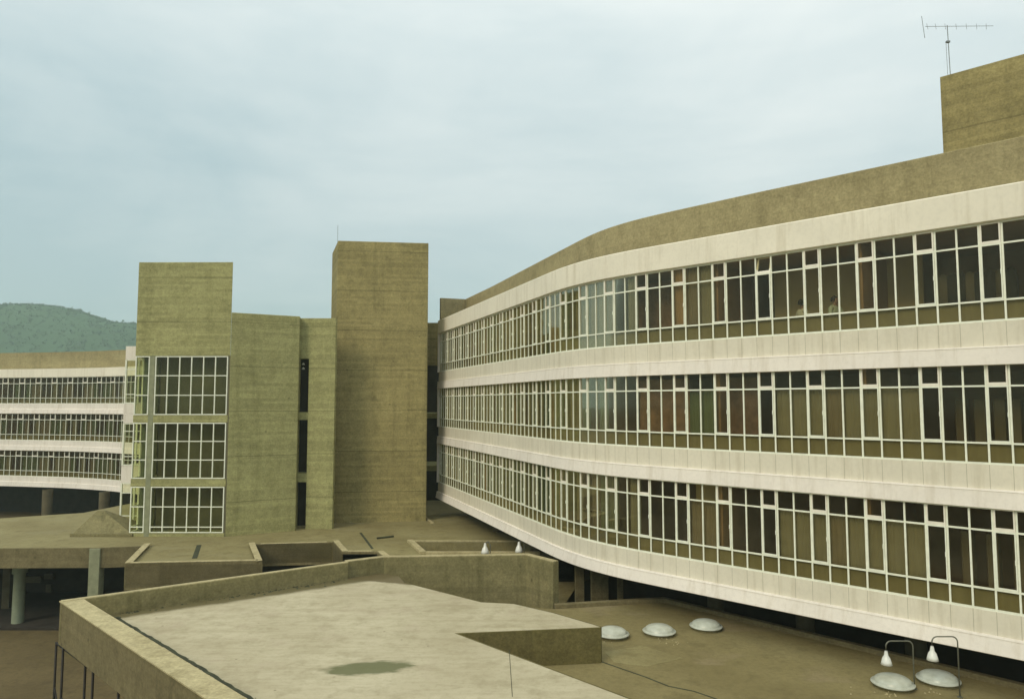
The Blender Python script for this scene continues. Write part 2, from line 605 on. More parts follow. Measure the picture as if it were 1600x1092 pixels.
# end post of the facade
mb = MB()
x, y, a = cur(SA)
T = Matrix.Translation((x, y, 0)) @ Matrix.Rotation(math.atan2(-math.cos(a), math.sin(a)), 4, 'Z')
for zs, zt in ZT:
    mb.box(-.13, -.002, -.10, .25, zs - .01, zt + .01, mat=T)
mb.build('end_post', M['edge'], blk)


# concrete parapet, set back from the white band
def setback(s):
    t = min(1, max(0, (s - 6) / 22))
    return -(1.62 + (1.02 - 1.62) * t)


mb = MB()
pp = fpath(SA + .05, SB, setback)
mb.strip(pp, [(0, 5.2), (0, 6.76), (-.02, 6.78), (-.26, 6.78), (-.26, 5.2)], closed=True)
x, y, a = cur(SA + .05)
T = Matrix.Translation((x, y, 0)) @ Matrix.Rotation(math.atan2(-math.cos(a), math.sin(a)), 4, 'Z')
mb.box(-.02, .25, -.02, 1.60, 5.335, 6.775, mat=T)
mb.build('parapet', M['parapet'], blk)
# roof, floors, soffit, back and end walls
mb = MB(); mb.strip(fpath(SA, SB), [(-.25, 5.2), (-.25, 4.50), (-DEPTH, 4.50), (-DEPTH, 5.2)], closed=True)
mb.build('roof', M['ceil'], blk)
for zl, zt in ((1.38, .96), (-2.09, -2.51)):
    mb = MB(); mb.strip(fpath(SA, SB), [(-.12, zl), (-.12, zt), (-DEPTH, zt), (-DEPTH, zl)], closed=True)
    mb.build('floor_slab', M['ceil'], blk)
mb = MB(); mb.strip(fpath(SA, SB), [(-.12, -5.58), (-.12, -5.97), (-DEPTH, -5.97), (-DEPTH, -5.58)], closed=True)
mb.build('floor_slab', M['soffit'], blk)
mb = MB()
mb.strip(fpath(SA, SB), [(-DEPTH, -10.9), (-DEPTH, 5.25), (-DEPTH - .3, 5.25), (-DEPTH - .3, -10.9)], closed=True)
x, y, a = cur(SA)
T = Matrix.Translation((x, y, 0)) @ Matrix.Rotation(math.atan2(-math.cos(a), math.sin(a)), 4, 'Z')
mb.box(-.03, .22, .1, DEPTH, -5.96, 5.2, mat=T)
x, y, a = cur(SB)
T = Matrix.Translation((x, y, 0)) @ Matrix.Rotation(math.atan2(-math.cos(a), math.sin(a)), 4, 'Z')
mb.box(-.22, .03, .1, DEPTH, -5.96, 5.2, mat=T)
mb.build('outer_wall', M['tower'], blk)
# rooms: a corridor wall 4.4 m in, cross walls, coloured wall panels
mb = MB()
for (zs, zt) in ZT:
    mb.strip(fpath(SA + .3, SB - .3), [(-4.4, zs - .58), (-4.4, zt), (-4.55, zt), (-4.55, zs - .58)], closed=True)
mb.build('corridor_wall', M['inwall'], blk)
for fl, (zs, zt) in enumerate(ZT):
    for kbay in (-13, -10, -7, -4, -1.333, 2.0, 5.0, 8.0):
        s = S_PHASE + kbay * BAY + .02
        x, y, a = cur(s)
        T = Matrix.Translation((x, y, 0)) @ Matrix.Rotation(math.atan2(-math.cos(a), math.sin(a)), 4, 'Z')
        mb = MB(); mb.box(-.06, .06, .22, 4.38, zs - .57, zt - .005, mat=T)
        mb.build('cross_wall', M['inwall'], blk)
for fl, x0, x1, o, mt in ((2, 1000, 1056, -1.3, 'wood'), (2, 1125, 1186, -2.6, 'redwood'), (2, 1214, 1450, -2.4, 'olivewall'),
                          (1, 1000, 1078, -.75, 'wood'), (1, 1122, 1186, -.75, 'redwood'), (0, 1085, 1118, -.9, 'olivewall')):
    zs, zt = ZT[fl]
    s0, s1 = locate(x0, o)[1], locate(x1, o)[1]
    mb = MB(); mb.strip(fpath(s0, s1), [(o, zs - .57), (o, zt - .12), (o - .08, zt - .12), (o - .08, zs - .57)], closed=True)
    mb.build('wall_panel', M[mt], blk)
# hanging dark clothes and lockers seen in the last room
for fl, xs in ((2, (1482, 1497, 1512, 1524, 1540, 1556, 1575, 1590)), (1, (1500, 1530, 1560, 1585)), (0, (1500, 1540, 1580))):
    zs, zt = ZT[fl]
    for i, px in enumerate(xs):
        d, s, X, Y, a = locate(px, -1.6)
        T = Matrix.Translation((X, Y, 0)) @ Matrix.Rotation(math.atan2(-math.cos(a), math.sin(a)), 4, 'Z')
        mb = MB()
        if fl == 2:
            h = .9 + .15 * math.sin(i * 2.1); zt0 = zs + 1.55
            mb.lathe([(.03, 0), (.13, -.07), (.17, -.35), (.16, -h), (0.0, -h - .01)], 12, (0, 0, zt0))
            mb.v = [tuple(T @ Vector((v[0], v[1] * .6, v[2]))) for v in mb.v]
            mb.build('hanging_coat', M['dark'] if i % 3 else CL['olive2'], blk, smooth=True)
        else:
            mb.box(-.13, .13, 0, .4, zs - .56, zs + 1.6, mat=T)
            mb.build('locker', CL['olive2'], blk, bevel=.02)

# windows: one bay = three lights, the first one opens
H = ZT[0][1] - ZT[0][0]


def win_meshes(W, H, tag_):
    m3 = W / 3
    zl, zu = .52, H - .555
    fr = MB()
    for i in range(3):
        fr.box(i * m3 - .022, i * m3 + .022, -.008, .03, 0.0, H)
    for z, h in ((0.0, .05), (zl - .022, .044), (zu - .022, .044), (H - .045, .045)):
        for i in range(3):
            fr.box(i * m3 + .022, (i + 1) * m3 - .022, -.026, .032, z + .001, z + h - .001)
    sv = MB()
    def ring(mb, x0, x1, z0, z1, w, wb=None, y0=-.028, y1=.02):
        wb = wb or w
        mb.box(x0, x0 + w, y0, y1, z0, z1); mb.box(x1 - w, x1, y0, y1, z0, z1)
        mb.box(x0 + w, x1 - w, y0, y1, z0, z0 + wb); mb.box(x0 + w, x1 - w, y0, y1, z1 - w, z1)
    ring(sv, .027, m3 - .027, 0, .535, .036, .075)
    sc = MB()
    ring(sc, .027, m3 - .027, zl + .024, zu - .001, .030, .036)
    sc.box(m3 - .062, m3 - .04, -.05, -.028, (zl + zu) / 2 - .06, (zl + zu) / 2 + .06)
    gl = MB()
    gl.face([(0.0, .012, .03), (W, .012, .03), (W, .012, H - .03), (0.0, .012, H - .03)])
    return (fr.mesh('window' + tag_, M['frame']), sv.mesh('vent' + tag_, M['sash']), sc.mesh('casement' + tag_, M['frame']), gl.mesh('pane' + tag_, M['glass']), zl, zu, m3)


FRM, VENT, CASE, PANE, ZL, ZU, M3 = win_meshes(BAY, H, '')
KIND = {
    2: [(684, 700, 'olive'), (700, 770, 'mixo'), (770, 860, 'mixo'), (860, 925, 'mixg'), (925, 962, 'olive'), (962, 985, 'mixd'), (985, 997, 'grey'), (997, 1056, ''), (1056, 1076, 'tan'), (1076, 1120, 'olive'), (1120, 1600, '')],
    1: [(684, 735, 'yel'), (735, 850, 'grn'), (850, 885, 'mixd'), (885, 960, 'mixo'), (960, 998, 'mixd'), (998, 1075, ''), (1075, 1112, 'green'), (1112, 1212, ''), (1212, 1444, 'olive'), (1444, 1700, '')],
    0: [(684, 738, 'yel'), (738, 850, 'grn'), (850, 905, 'mixd'), (905, 1000, 'mixo'), (1000, 1082, ''), (1082, 1120, 'olive2'), (1120, 1216, ''), (1216, 1452, 'olive'), (1452, 1700, '')],
}
RND = random.Random(11)


def kind(fl, px):
    for a, b, kd in KIND[fl]:
        if a <= px < b:
            break
    else:
        kd = ''
    if kd == 'mixo':
        kd = RND.choice(['olive', 'olive2', 'olive2', 'green', 'green', '', ''])
    elif kd == 'olive':
        kd = RND.choice(['olive', 'olive', 'olive', 'olive2']) if px > 1200 else RND.choice(['olive', 'olive2', 'green'])
    elif kd == 'mixg':
        kd = RND.choice(['grey', 'olive2', 'teal', 'olive', ''])
    elif kd == 'mixd':
        kd = RND.choice(['', '', 'green', 'olive2'])
    elif kd == 'yel':
        kd = RND.choice(['yellow', 'yellow', 'olive', 'green'])
    elif kd == 'grn':
        kd = RND.choice(['green', 'teal', 'green', 'olive', 'teal', ''])
    return kd


def blind_mesh(kinds, W, H, ZL, ZU, low=True, full=(), amp=1.0):
    mb = MB(); names = []
    def mi(kd):
        if kd not in names:
            names.append(kd)
        return names.index(kd)
    m3 = W / len(kinds)
    for i, kd in enumerate(kinds):
        x0, x1 = i * m3, (i + 1) * m3
        if low:
            mb.box(x0 + .01, x1 - .01, .07, .085, .0, ZL, mi('low'))
        if kd:
            ztop = H - .02 if i in full else ZU - .02 - RND.random() * .05
            n = 10
            k = mi(kd); j0 = len(mb.v)
            for j in range(n + 1):
                xx = x0 + (x1 - x0) * j / n
                yy = .15 + amp * (.022 * math.sin(j * 2.3 + i) + .008 * math.sin(j * 5.1))
                mb.v += [(xx, yy, .02), (xx, yy, ztop)]
            for j in range(n):
                mb.f.append((j0 + 2 * j, j0 + 2 * j + 2, j0 + 2 * j + 3, j0 + 2 * j + 1)); mb.m.append(k)
    if not mb.f:
        return None
    me = mb.mesh('curtain', [CL[q] for q in names])
    return me


kb0 = -16
open_done = 0
for fl, (zs, zt) in enumerate(ZT):
    for kb in range(kb0, 10):
        s0 = S_PHASE + kb * BAY
        x0, y0, _ = cur(s0); x1, y1, _ = cur(s0 + BAY)
        w = link('window', FRM, blk)
        w.location = (x0, y0, zs)
        w.rotation_euler = (0, 0, math.atan2(y1 - y0, x1 - x0))
        pxs = [pix(*cur(s0 + (i + .5) * MOD)[:2]) for i in range(3)]
        v = link('vent', VENT, w)
        v.location = (0, 0, H - .545)
        if fl == 2 and abs(pix(x0, y0) - 1189) < 20:      # one vent stands tilted inwards
            v.rotation_euler = (math.radians(-17), 0, 0)
            v['label'] = 'top vent tilted open'
        link('casement', CASE, w)
        link('pane', PANE, w)
        ks = [kind(fl, p) for p in pxs]
        full = range(3) if pxs[0] < 990 or (fl == 2) else ()
        me = blind_mesh(ks, BAY, H, ZL, ZU, low=not (fl == 2 and pxs[0] < 870), full=full, amp=1.0 if pxs[0] < 1000 else .4)
        if me:
            link('curtain', me, w)

# undercroft of the block: recessed wall and pillars
mb = MB()
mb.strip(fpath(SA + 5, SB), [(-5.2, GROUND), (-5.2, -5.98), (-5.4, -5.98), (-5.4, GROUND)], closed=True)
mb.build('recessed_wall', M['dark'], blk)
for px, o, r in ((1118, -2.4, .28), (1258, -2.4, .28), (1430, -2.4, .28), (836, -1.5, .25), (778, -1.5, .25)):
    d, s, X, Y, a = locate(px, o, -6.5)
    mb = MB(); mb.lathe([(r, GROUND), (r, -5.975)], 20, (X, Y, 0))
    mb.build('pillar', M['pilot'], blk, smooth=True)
for x0, x1, Y in ((899, 913, 29.5), (924, 951, 29.0), (966, 974, 28.5)):
    a0, a1 = ray(x0, 920)[0], ray(x1, 920)[0]
    mb = MB(); mb.box(a0 * Y, a1 * Y, Y, Y + .35, GROUND, -5.975)
    mb.build('pier', M['fascia'], blk, bevel=.02)

# penthouse on the roof
u = Vector((math.sin(math.radians(46)), -math.cos(math.radians(46)))); nb = Vector((math.cos(math.radians(46)), math.sin(math.radians(46))))
p0 = Vector(at(1470, 150, 24.0).xy)
mb = MB()
q = [p0, p0 + u * 13, p0 + u * 13 + nb * 7, p0 + nb * 7]
mb.slab([tuple(a) for a in q], 5.15, 11.12)
mb.slab([tuple(p0 + u * .3 + nb * .3), tuple(p0 + u * 12.7 + nb * .3), tuple(p0 + u * 12.7 + nb * 6.7), tuple(p0 + u * .3 + nb * 6.7)], 11.12, 11.124)
tag(mb.build('roof_house', M['tower'], None, bevel=.03), 'plain concrete stair house on the roof of the curved building, below the aerial', 'building')

# television aerial
b = at(1485, 117, 24.15)
root_z = 11.12
aer = thing('television_aerial', 'thin metal television aerial on a mast at the corner of the rooftop house', 'aerial', (b.x, b.y, root_z))
topp = at(1480, 40, 24.15); t2 = at(1478, 62, 24.15)
L0 = (b.x, b.y, root_z)
mb = MB(); mb.tube([(b.x, b.y, root_z), topp], .013); shift(mb, L0).build('mast', M['wire'], aer)
mb = MB(); mb.tube([(b.x - .09, b.y, root_z), at(1478, 66, 24.15)], .007); shift(mb, L0).build('cable', M['wire'], aer)
mb = MB(); mb.tube([at(1446, 42, 24.0), at(1552, 41, 24.3)], .008); shift(mb, L0).build('boom', M['wire'], aer)
for xx in (1449, 1462, 1477, 1494, 1510, 1526, 1541):
    c = at(xx, 42, 24.15)
    mb = MB(); mb.tube([c - Vector((.13, .19, 0)), c + Vector((.13, .19, 0))], .005); shift(mb, L0).build('element', M['wire'], aer)
mb = MB(); mb.tube([at(1440, 26, 24.0), at(1445, 60, 24.0)], .009); shift(mb, L0).build('reflector', M['wire'], aer)
mb = MB(); mb.box(-.06, .06, -.04, .04, -.03, .03, mat=Matrix.Translation(at(1481, 66, 24.15))); shift(mb, L0).build('clamp', M['wire'], aer)

# ------------------------------------------------------------------ central tower
tw = thing('concrete_tower', 'tallest plain concrete tower without windows, beside the far end of the curved building', 'tower')
poly = [(-10.5, 43.05), (-5.12, 43.75), (-5.9, 49.2), (-9.5, 50.5), (-11.75, 46.7)]
mb = MB(); mb.slab(poly, -10.9, 9.78)
mb.build('shaft', M['tower'], tw, bevel=.03)
c = sum((Vector(p) for p in poly), Vector((0, 0))) / 5
mb = MB(); mb.slab([tuple(Vector(p) + (c - Vector(p)) * .06) for p in poly], 9.78, 9.79); mb.build('roof', M['podium'], tw)
q = at(527.5, 380, 43.4)
mb = MB(); mb.tube([(q.x, q.y, 9.7), (q.x, q.y, at(527, 352, 43.4).z)], .012)
tag(mb.build('lightning_rod', M['wire']), 'thin upright rod on the top left corner of the tall tower', 'rod')

# passage between the tower and the curved block
lk = thing('passage_block', 'narrow linking bay with dark openings between the tall tower and the curved building', 'building')
mb = MB(); mb.slab([(-6.3, 49.3), (-4.1, 49.3), (-4.1, 50.3), (-6.3, 50.3)], 2.6, 5.5); mb.build('wall', M['tower'], lk)
for z0, z1 in ((-1.02, -.66), (-4.55, -4.2)):
    mb = MB(); mb.slab([(-6.3, 49.3), (-4.1, 49.3), (-4.1, 54), (-6.3, 54)], z0, z1); mb.build('floor_slab', M['stairc'], lk)
mb = MB(); mb.slab([(-9, 53), (-1, 53), (-1, 53.3), (-9, 53.3)], GROUND, 5.4); mb.build('back_wall', M['dark'], lk)
mb = MB(); mb.slab([(-6.3, 49.35), (-4.1, 49.35), (-4.1, 53), (-6.3, 53)], 5.0, 5.3); mb.build('roof', M['tower'], lk)

# ------------------------------------------------------------------ stair block on the left
st = thing('stair_block', 'stepped concrete stair building with three tiers of gridded windows and a left turret', 'building')
P0 = Vector((-20.22, 38.75)); P1 = Vector((-15.1, 38.7)); P2 = Vector((-11.95, 40.5))
ZW = [(-6.80, -4.40), (-3.98, -1.03), (-.62, 2.52)]
du = (P1 - P0).normalized(); dn = Vector((-du.y, du.x))      # dn points away from the camera
if dn.y < 0:
    dn = -dn
TS = Matrix(((du.x, dn.x, 0, P0.x), (du.y, dn.y, 0, P0.y), (0, 0, 1, 0), (0, 0, 0, 1)))
LW = (P1 - P0).length
mb = MB()
mb.slab([tuple(P0), tuple(P1), (-18.3, 46.2), (-22.6, 46.2)], 2.53, 7.62)
mb.build('turret_wall', M['stairc'], st, bevel=.03)
for z0, z1 in ((-7.05, -6.81), (-4.39, -3.99), (-1.02, -.63)):
    mb = MB(); mb.box(0.0, LW - .05, -.01, 7.5, z0, z1, mat=TS)
    mb.build('floor_edge', M['stairc'], st, bevel=.02)
mb = MB(); mb.box(.80, 1.08, -.02, .40, -7.04, 2.528, mat=TS)
mb.build('column', M['column'], st, bevel=.015)
mb = MB()
mb.box(LW - .10, LW + .0, .02, .6, -7.05, 2.53, mat=TS)
mb.box(.05, LW, 6.0, 6.2, -7.0, 2.5, mat=TS)
mb.box(.9, LW - .12, .95, 1.05, -6.8, 2.5, mat=TS)
mb.build('inner_wall_backing', M['olivewall2'], st)
mb = MB(); mb.box(.12, .82, .75, .8, -6.8, 2.5, mat=TS); mb.build('inner_wall_backing', CL['sky_backing'], st)  # added pale panel standing in for sky light through the corner panes

def grid(u0, u1, z0, z1, nc, rows, T, parent, glassm, name='window', w=.05):
    mb = MB()
    zs = [z0] + list(rows) + [z1]
    for i in range(nc + 1):
        uu = u0 + (u1 - u0) * i / nc
        mb.box(uu - w / 2, uu + w / 2, -.03, .05, z0, z1, mat=T)
    for z in zs:
        hh = .045 if z not in (z0, z1) else .05
        zc = min(max(z, z0 + hh / 2), z1 - hh / 2)
        for i in range(nc):
            a = u0 + (u1 - u0) * i / nc + w / 2; b_ = u0 + (u1 - u0) * (i + 1) / nc - w / 2
            mb.box(a, b_, -.022, .042, zc - hh / 2, zc + hh / 2, mat=T)
    o = mb.build(name, M['frame'], parent)
    g = MB(); g.face([tuple(T @ Vector(p)) for p in ((u0, .01, z0), (u1, .01, z0), (u1, .01, z1), (u0, .01, z1))])
    g.build('pane', glassm, o)
    return o


for k, (z0, z1) in enumerate(ZW):
    h = z1 - z0
    rows = [z0 + .30, z0 + .30 + (h - .30) / 2] if k == 0 else [z0 + h / 3, z0 + 2 * h / 3]
    grid(1.13, LW - .14, z0 + .002, z1 - .002, 6, rows, TS, st, M['glass2'])
    grid(.06, .77, z0 + .002, z1 - .002, 1, rows, TS, st, M['glass2'])
    # return of the glazing on the left flank
    TL = TS @ Matrix.Translation((.05, 0, 0)) @ Matrix.Rotation(math.radians(90), 4, 'Z')
    grid(.06, 2.2, z0 + .002, z1 - .002, 3, rows, TL, st, M['glass2'])
mb = MB(); mb.box(.0, .2, 2.25, 7.4, -7, 2.52, mat=TS); mb.build('flank_wall', M['stairc'], st)
# plain wall right of the windows
mb = MB()
mb.slab([tuple(P1 + Vector((.0, .0))), tuple(P2), (P2.x - 1.6, P2.y + 7), (P1.x - 1.2, P1.y + 7)], -7.05, 4.88)
mb.build('plain_wall', M['stairc'], st, bevel=.03)
# recessed strip with tall slit
Y3 = 41.05
X3, X4, X5 = ray(460, 600)[0] * Y3, ray(481, 640)[0] * Y3, ray(522.5, 640)[0] * Y3
mb = MB()
mb.box(X4, X5, Y3, Y3 + .35, -7.05, 2.52); mb.box(X3 - .6, X5, Y3, Y3 + .35, 2.521, 4.84)
mb.build('recessed_wall', M['stairc'], st, bevel=.02)
for ya, yb in ((740, 753), (644, 656)):
    mb = MB(); mb.box(X3 - .5, X4 - .002, Y3 + .05, Y3 + 1.0, at(470, yb, Y3).z, at(470, ya, Y3).z); mb.build('slit_beam', M['stairc'], st)
mb = MB(); mb.box(X3 - .8, X4 + .45, Y3 + 1.2, Y3 + 1.4, -7.05, 4.5); mb.build('slit_back_wall', M['dark'], st)
for yy in (570, 577):
    q = at(474, yy, Y3 + .6)
    mb = MB(); mb.lathe([(.02, .12), (.06, .08), (.09, 0), (0, -.01)], 12, tuple(q)); mb.build('wall_lamp', M['shade'], st, smooth=True)
# side bay towards the far block
TB = Matrix.Translation((ray(194.5, 600)[0] * 40.6, 40.6, 0))
WB = 1.5
for z0, z1 in ((2.45, 3.2), (-1.10, -.60), (-.02 - .55, -.02), (-4.40, -3.45), (-7.05, -6.75)):
    mb = MB(); mb.box(0, WB, 0, 4, z0, z1, mat=TB); mb.build('side_band', M['edge'], st, bevel=.015)
for z0, z1, rows in ((.0, 2.44, [.5, 1.9]), (-3.44, -1.11, [-2.95, -1.55]), (-6.74, -4.41, [-6.2, -4.95])):
    grid(.06, WB, z0, z1, 2, rows, TB, st, M['glass2'], 'side_window', .09)
mb = MB(); mb.box(0.1, WB, 2.5, 2.6, -6.9, 3.0, mat=TB); mb.build('side_back_wall', CL['olive2'], st)

# ------------------------------------------------------------------ far curved block on the left
fb = thing('far_block', 'distant white banded curved building on the left edge, under the green hill', 'building')
ctrl = [(-66, 70.5), (-56, 69.8), (-49, 68.9), (-44, 67.9), (-39.5, 66.6), (-35.5, 64.8), (-32, 62.6), (-29, 60.2)]
# resample by arc length
pts = []
for i in range(len(ctrl) - 1):
    pm = ctrl[max(i - 1, 0)]; pa = ctrl[i]; pb = ctrl[i + 1]; pn = ctrl[min(i + 2, len(ctrl) - 1)]
    for j in range(20):
        t = j / 20
        pts.append(tuple(.5 * ((2 * pa[k]) + (-pm[k] + pb[k]) * t + (2 * pm[k] - 5 * pa[k] + 4 * pb[k] - pn[k]) * t * t + (-pm[k] + 3 * pa[k] - 3 * pb[k] + pn[k]) * t ** 3) for k in (0, 1)))
pts.append(ctrl[-1])
acc = [0]
for i in range(1, len(pts)):
    acc.append(acc[-1] + math.hypot(pts[i][0] - pts[i - 1][0], pts[i][1] - pts[i - 1][1]))


def far(s):
    s = min(max(s, 0), acc[-1] - 1e-4)
    for i in range(len(acc) - 1):
        if acc[i + 1] > s:
            break
    t = (s - acc[i]) / (acc[i + 1] - acc[i])
    dx, dy = pts[i + 1][0] - pts[i][0], pts[i + 1][1] - pts[i][1]
    L = math.hypot(dx, dy)
    return pts[i][0] + dx * t, pts[i][1] + dy * t, dy / L, -dx / L


def farpath(s0, s1, step=.9):
    n = int((s1 - s0) / step) + 1
    out = []
    for i in range(n + 1):
        s = s0 + (s1 - s0) * i / n
        x, y, nx, ny = far(s)
        out.append((x, y, nx, ny, s))
    return out


FE = acc[-1]
ZF = [(-6.78, -4.38), (-3.45, -.95), (-.04, 2.42)]
for (zs, zt) in ((-.04, -.95), (-3.45, -4.38), (-6.78, -7.72)):
    mb = MB(); zl = zs - .5
    mb.strip(farpath(0, FE), [(-.3, zs), (.04, zs), (.04, zl), (.12, zl - .02), (.17, zt), (-.4, zt)])
    mb.build('spandrel_band', M['edge'], fb)
mb = MB(); mb.strip(farpath(0, FE), [(-.3, 2.42), (.12, 2.42), (.12, 3.22), (-1, 3.24)]); mb.build('top_band', M['topband'], fb)
mb = MB(); mb.strip(farpath(0, FE), [(-1.0, 3.1), (-1.0, 4.86), (-1.25, 4.86), (-1.25, 3.1)], closed=True); mb.build('parapet', M['parapet'], fb)
mb = MB()
for z0, z1 in ((-7.7, -7.3), (-4.36, -3.95), (-.93, -.54), (2.45, 3.15)):
    mb.strip(farpath(0, FE), [(-.14, z0), (-.14, z1), (-11, z1), (-11, z0)], closed=True)
mb.build('floor_slab', M['ceil'], fb)
mb = MB(); mb.strip(farpath(0, FE), [(-3.4, -7.3), (-3.4, 3.1), (-3.6, 3.1), (-3.6, -7.3)], closed=True); mb.build('corridor_wall', M['inwall'], fb)
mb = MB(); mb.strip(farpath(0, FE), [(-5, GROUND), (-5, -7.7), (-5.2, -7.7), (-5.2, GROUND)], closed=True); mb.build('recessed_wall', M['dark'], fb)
mb = MB(); mb.strip(farpath(0, FE), [(-11, GROUND), (-11, 3.2), (-11.3, 3.2), (-11.3, GROUND)], closed=True); mb.build('outer_wall', M['tower'], fb)
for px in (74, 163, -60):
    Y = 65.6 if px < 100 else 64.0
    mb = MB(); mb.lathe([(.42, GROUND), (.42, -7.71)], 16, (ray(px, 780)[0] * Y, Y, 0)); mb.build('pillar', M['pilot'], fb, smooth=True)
WF = 1.84
HF = ZF[0][1] - ZF[0][0]
FRM2, VENT2, CASE2, PANE2, ZL2, ZU2, _m = win_meshes(WF, HF, '_far')
for fl, (zs, zt) in enumerate(ZF):
    k = 0
    while True:
        s0 = 14.0 + k * WF
        if s0 + WF > FE:
            break
        x0, y0, _, _ = far(s0); x1, y1, _, _ = far(s0 + WF)
        if pix(x1, y1) > 225:
            break
        w = link('window', FRM2, fb)
        w.location = (x0, y0, zs)
        w.rotation_euler = (0, 0, math.atan2(y1 - y0, x1 - x0))
        w.scale = (1, 1, (zt - zs) / HF)
        v = link('vent', VENT2, w); v.location = (0, 0, HF - .545)
        link('pane', PANE2, w)
        ks = [RND.choice(['olive', 'green', '', '', 'olive2', 'green']) for _q in range(3)]
        me = blind_mesh(ks, WF, HF, ZL2, ZU2)
        if me:
            link('curtain', me, w)
        k += 1

# ------------------------------------------------------------------ podium with terrace roof and light wells
ZP = -7.0
pod = thing('podium', 'low podium with concrete terrace roof and light wells at the foot of the towers', 'building')
blkL = on(195, 880, -6.9); blkR = on(410, 876, -6.9)
wb0 = on(225, 850, -6.9); wb1 = on(398, 848, -6.9)
w2a = on(520, 845, -6.9); w2b = on(535, 862, -6.9); w2c = on(590, 862, -6.9); w2d = on(603, 872, -6.9)
h0, h1 = on(645, 843.5, -6.9), on(666, 862, -6.9); h2 = (1.3, h1[1]); h3 = (1.3, h0[1])
leftf = on(-160, 857.5, ZP); colp = on(150, 856, ZP)
outer = [leftf, colp, wb0, blkL, blkR, wb1, w2a, w2b, w2c, w2d, (3.2, w2d[1]), (7, 39), (8, 56), (-26, 56), on(130, 801, ZP), on(0, 809.5, ZP), on(-160, 824, ZP)]
hole = [h0, h1, h2, h3]
mb = MB(); mb.slab(outer, -7.92, ZP, [hole])
mb.build('roof_slab', M['podium'], pod)


def coping(pl, name='coping', z0=-7.2, z1=-6.9, th=.22):
    mb = MB(); mb.wallpoly(pl, th, z0, z1); mb.build(name, M['coping'], pod, bevel=.012)


def beam(pl, name='fascia', z0=-8.05, z1=-6.902, th=.2, mt='fascia'):
    mb = MB(); mb.wallpoly(pl, th, z0, z1); mb.build(name, M[mt], pod, bevel=.012)


def off(p, dx, dy):
    return (p[0] + dx, p[1] + dy)


# front faces (fascia beams) set just in front of the slab edge, thin pale coping on top
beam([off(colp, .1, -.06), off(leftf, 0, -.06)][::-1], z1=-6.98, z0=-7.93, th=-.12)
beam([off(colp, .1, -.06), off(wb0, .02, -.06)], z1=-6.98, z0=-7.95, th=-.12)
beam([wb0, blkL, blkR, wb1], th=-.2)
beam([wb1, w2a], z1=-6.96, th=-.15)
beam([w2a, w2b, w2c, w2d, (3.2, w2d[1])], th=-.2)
coping([wb0, blkL], z0=-6.9, z1=-6.86, th=-.30)
coping([off(blkL, .25, -.02), off(blkR, -.2, -.02)], z0=-6.9, z1=-6.86, th=-.2)
coping([blkR, wb1], z0=-6.9, z1=-6.86, th=-.28)
coping([w2a, w2b], z0=-6.9, z1=-6.86, th=-.28)
coping([off(w2b, .25, 0), off(w2c, -.25, 0)], z0=-6.9, z1=-6.86, th=-.2)
coping([w2c, w2d], z0=-6.9, z1=-6.86, th=-.28)
coping([off(wb1, .3, -.02), off(w2a, -.3, -.02)], z0=-6.97, z1=-6.93, th=-.14)
coping([h0, h1], z0=-7.0, z1=-6.86, th=.28)
coping([off(h1, .0, 0), h2], z0=-7.0, z1=-6.86, th=.22)
coping([off(h3, 0, .0), off(h0, 0, .0)], z0=-7.0, z1=-6.93, th=.15)
for a_, b_ in ((h0, h1), (h1, h2), (h2, h3), (h3, h0)):
    pass
mb = MB(); mb.slab([off(h0, -.3, .3), off(h3, .3, .3), off(h3, .3, .5), off(h0, -.3, .5)], -10.9, -7.93); mb.build('well_wall', M['upstand'], pod)
# gutters and marks on the terrace
def mark(pl, w, z=ZP + .004):
    mb = MB(); mb.wallpoly(pl, w, z - .003, z + .004); mb.build('gutter', M['groove'], pod)
mark([on(565, 832, ZP), on(575, 845, ZP), on(584, 857, ZP)], .12)
mark([on(315, 851, ZP), on(308, 872, ZP)], .22)
# undercroft: corner column, white column, back wall
q = on(150, 856, ZP)
mb = MB(); mb.box(q[0] - .26, q[0] + .26, q[1] - .12, q[1] + .35, GROUND, -7.005); mb.build('corner_column', M['column'], pod, bevel=.02)
Yw = 36.6
X = ray(29, 940)[0] * Yw
mb = MB(); mb.lathe([(.27, GROUND + .12), (.26, -8.4), (.34, -8.38), (.34, -7.93)], 20, (X, Yw, 0)); mb.build('white_column', M['whitecol'], pod, smooth=True)
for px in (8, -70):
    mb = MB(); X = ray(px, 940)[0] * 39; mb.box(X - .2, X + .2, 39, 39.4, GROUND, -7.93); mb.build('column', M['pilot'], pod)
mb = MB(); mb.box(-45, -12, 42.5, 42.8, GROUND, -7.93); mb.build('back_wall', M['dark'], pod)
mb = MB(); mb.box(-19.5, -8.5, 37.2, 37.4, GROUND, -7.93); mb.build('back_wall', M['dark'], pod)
mb = MB(); mb.box(-44, -18, 35.75, 42.5, GROUND + .005, GROUND + .12); mb.build('plinth', M['dark'], pod)
for px, py, w, hh in ((52, 905, .9, .35), (76, 900, .5, .3), (76, 920, .3, .5)):
    p = at(px, py, 42.3)
    mb = MB(); mb.box(p.x - w / 2, p.x + w / 2, 42.25, 42.45, p.z - hh / 2, p.z + hh / 2); mb.build('wall_vent', M['pilot'], pod, bevel=.02)

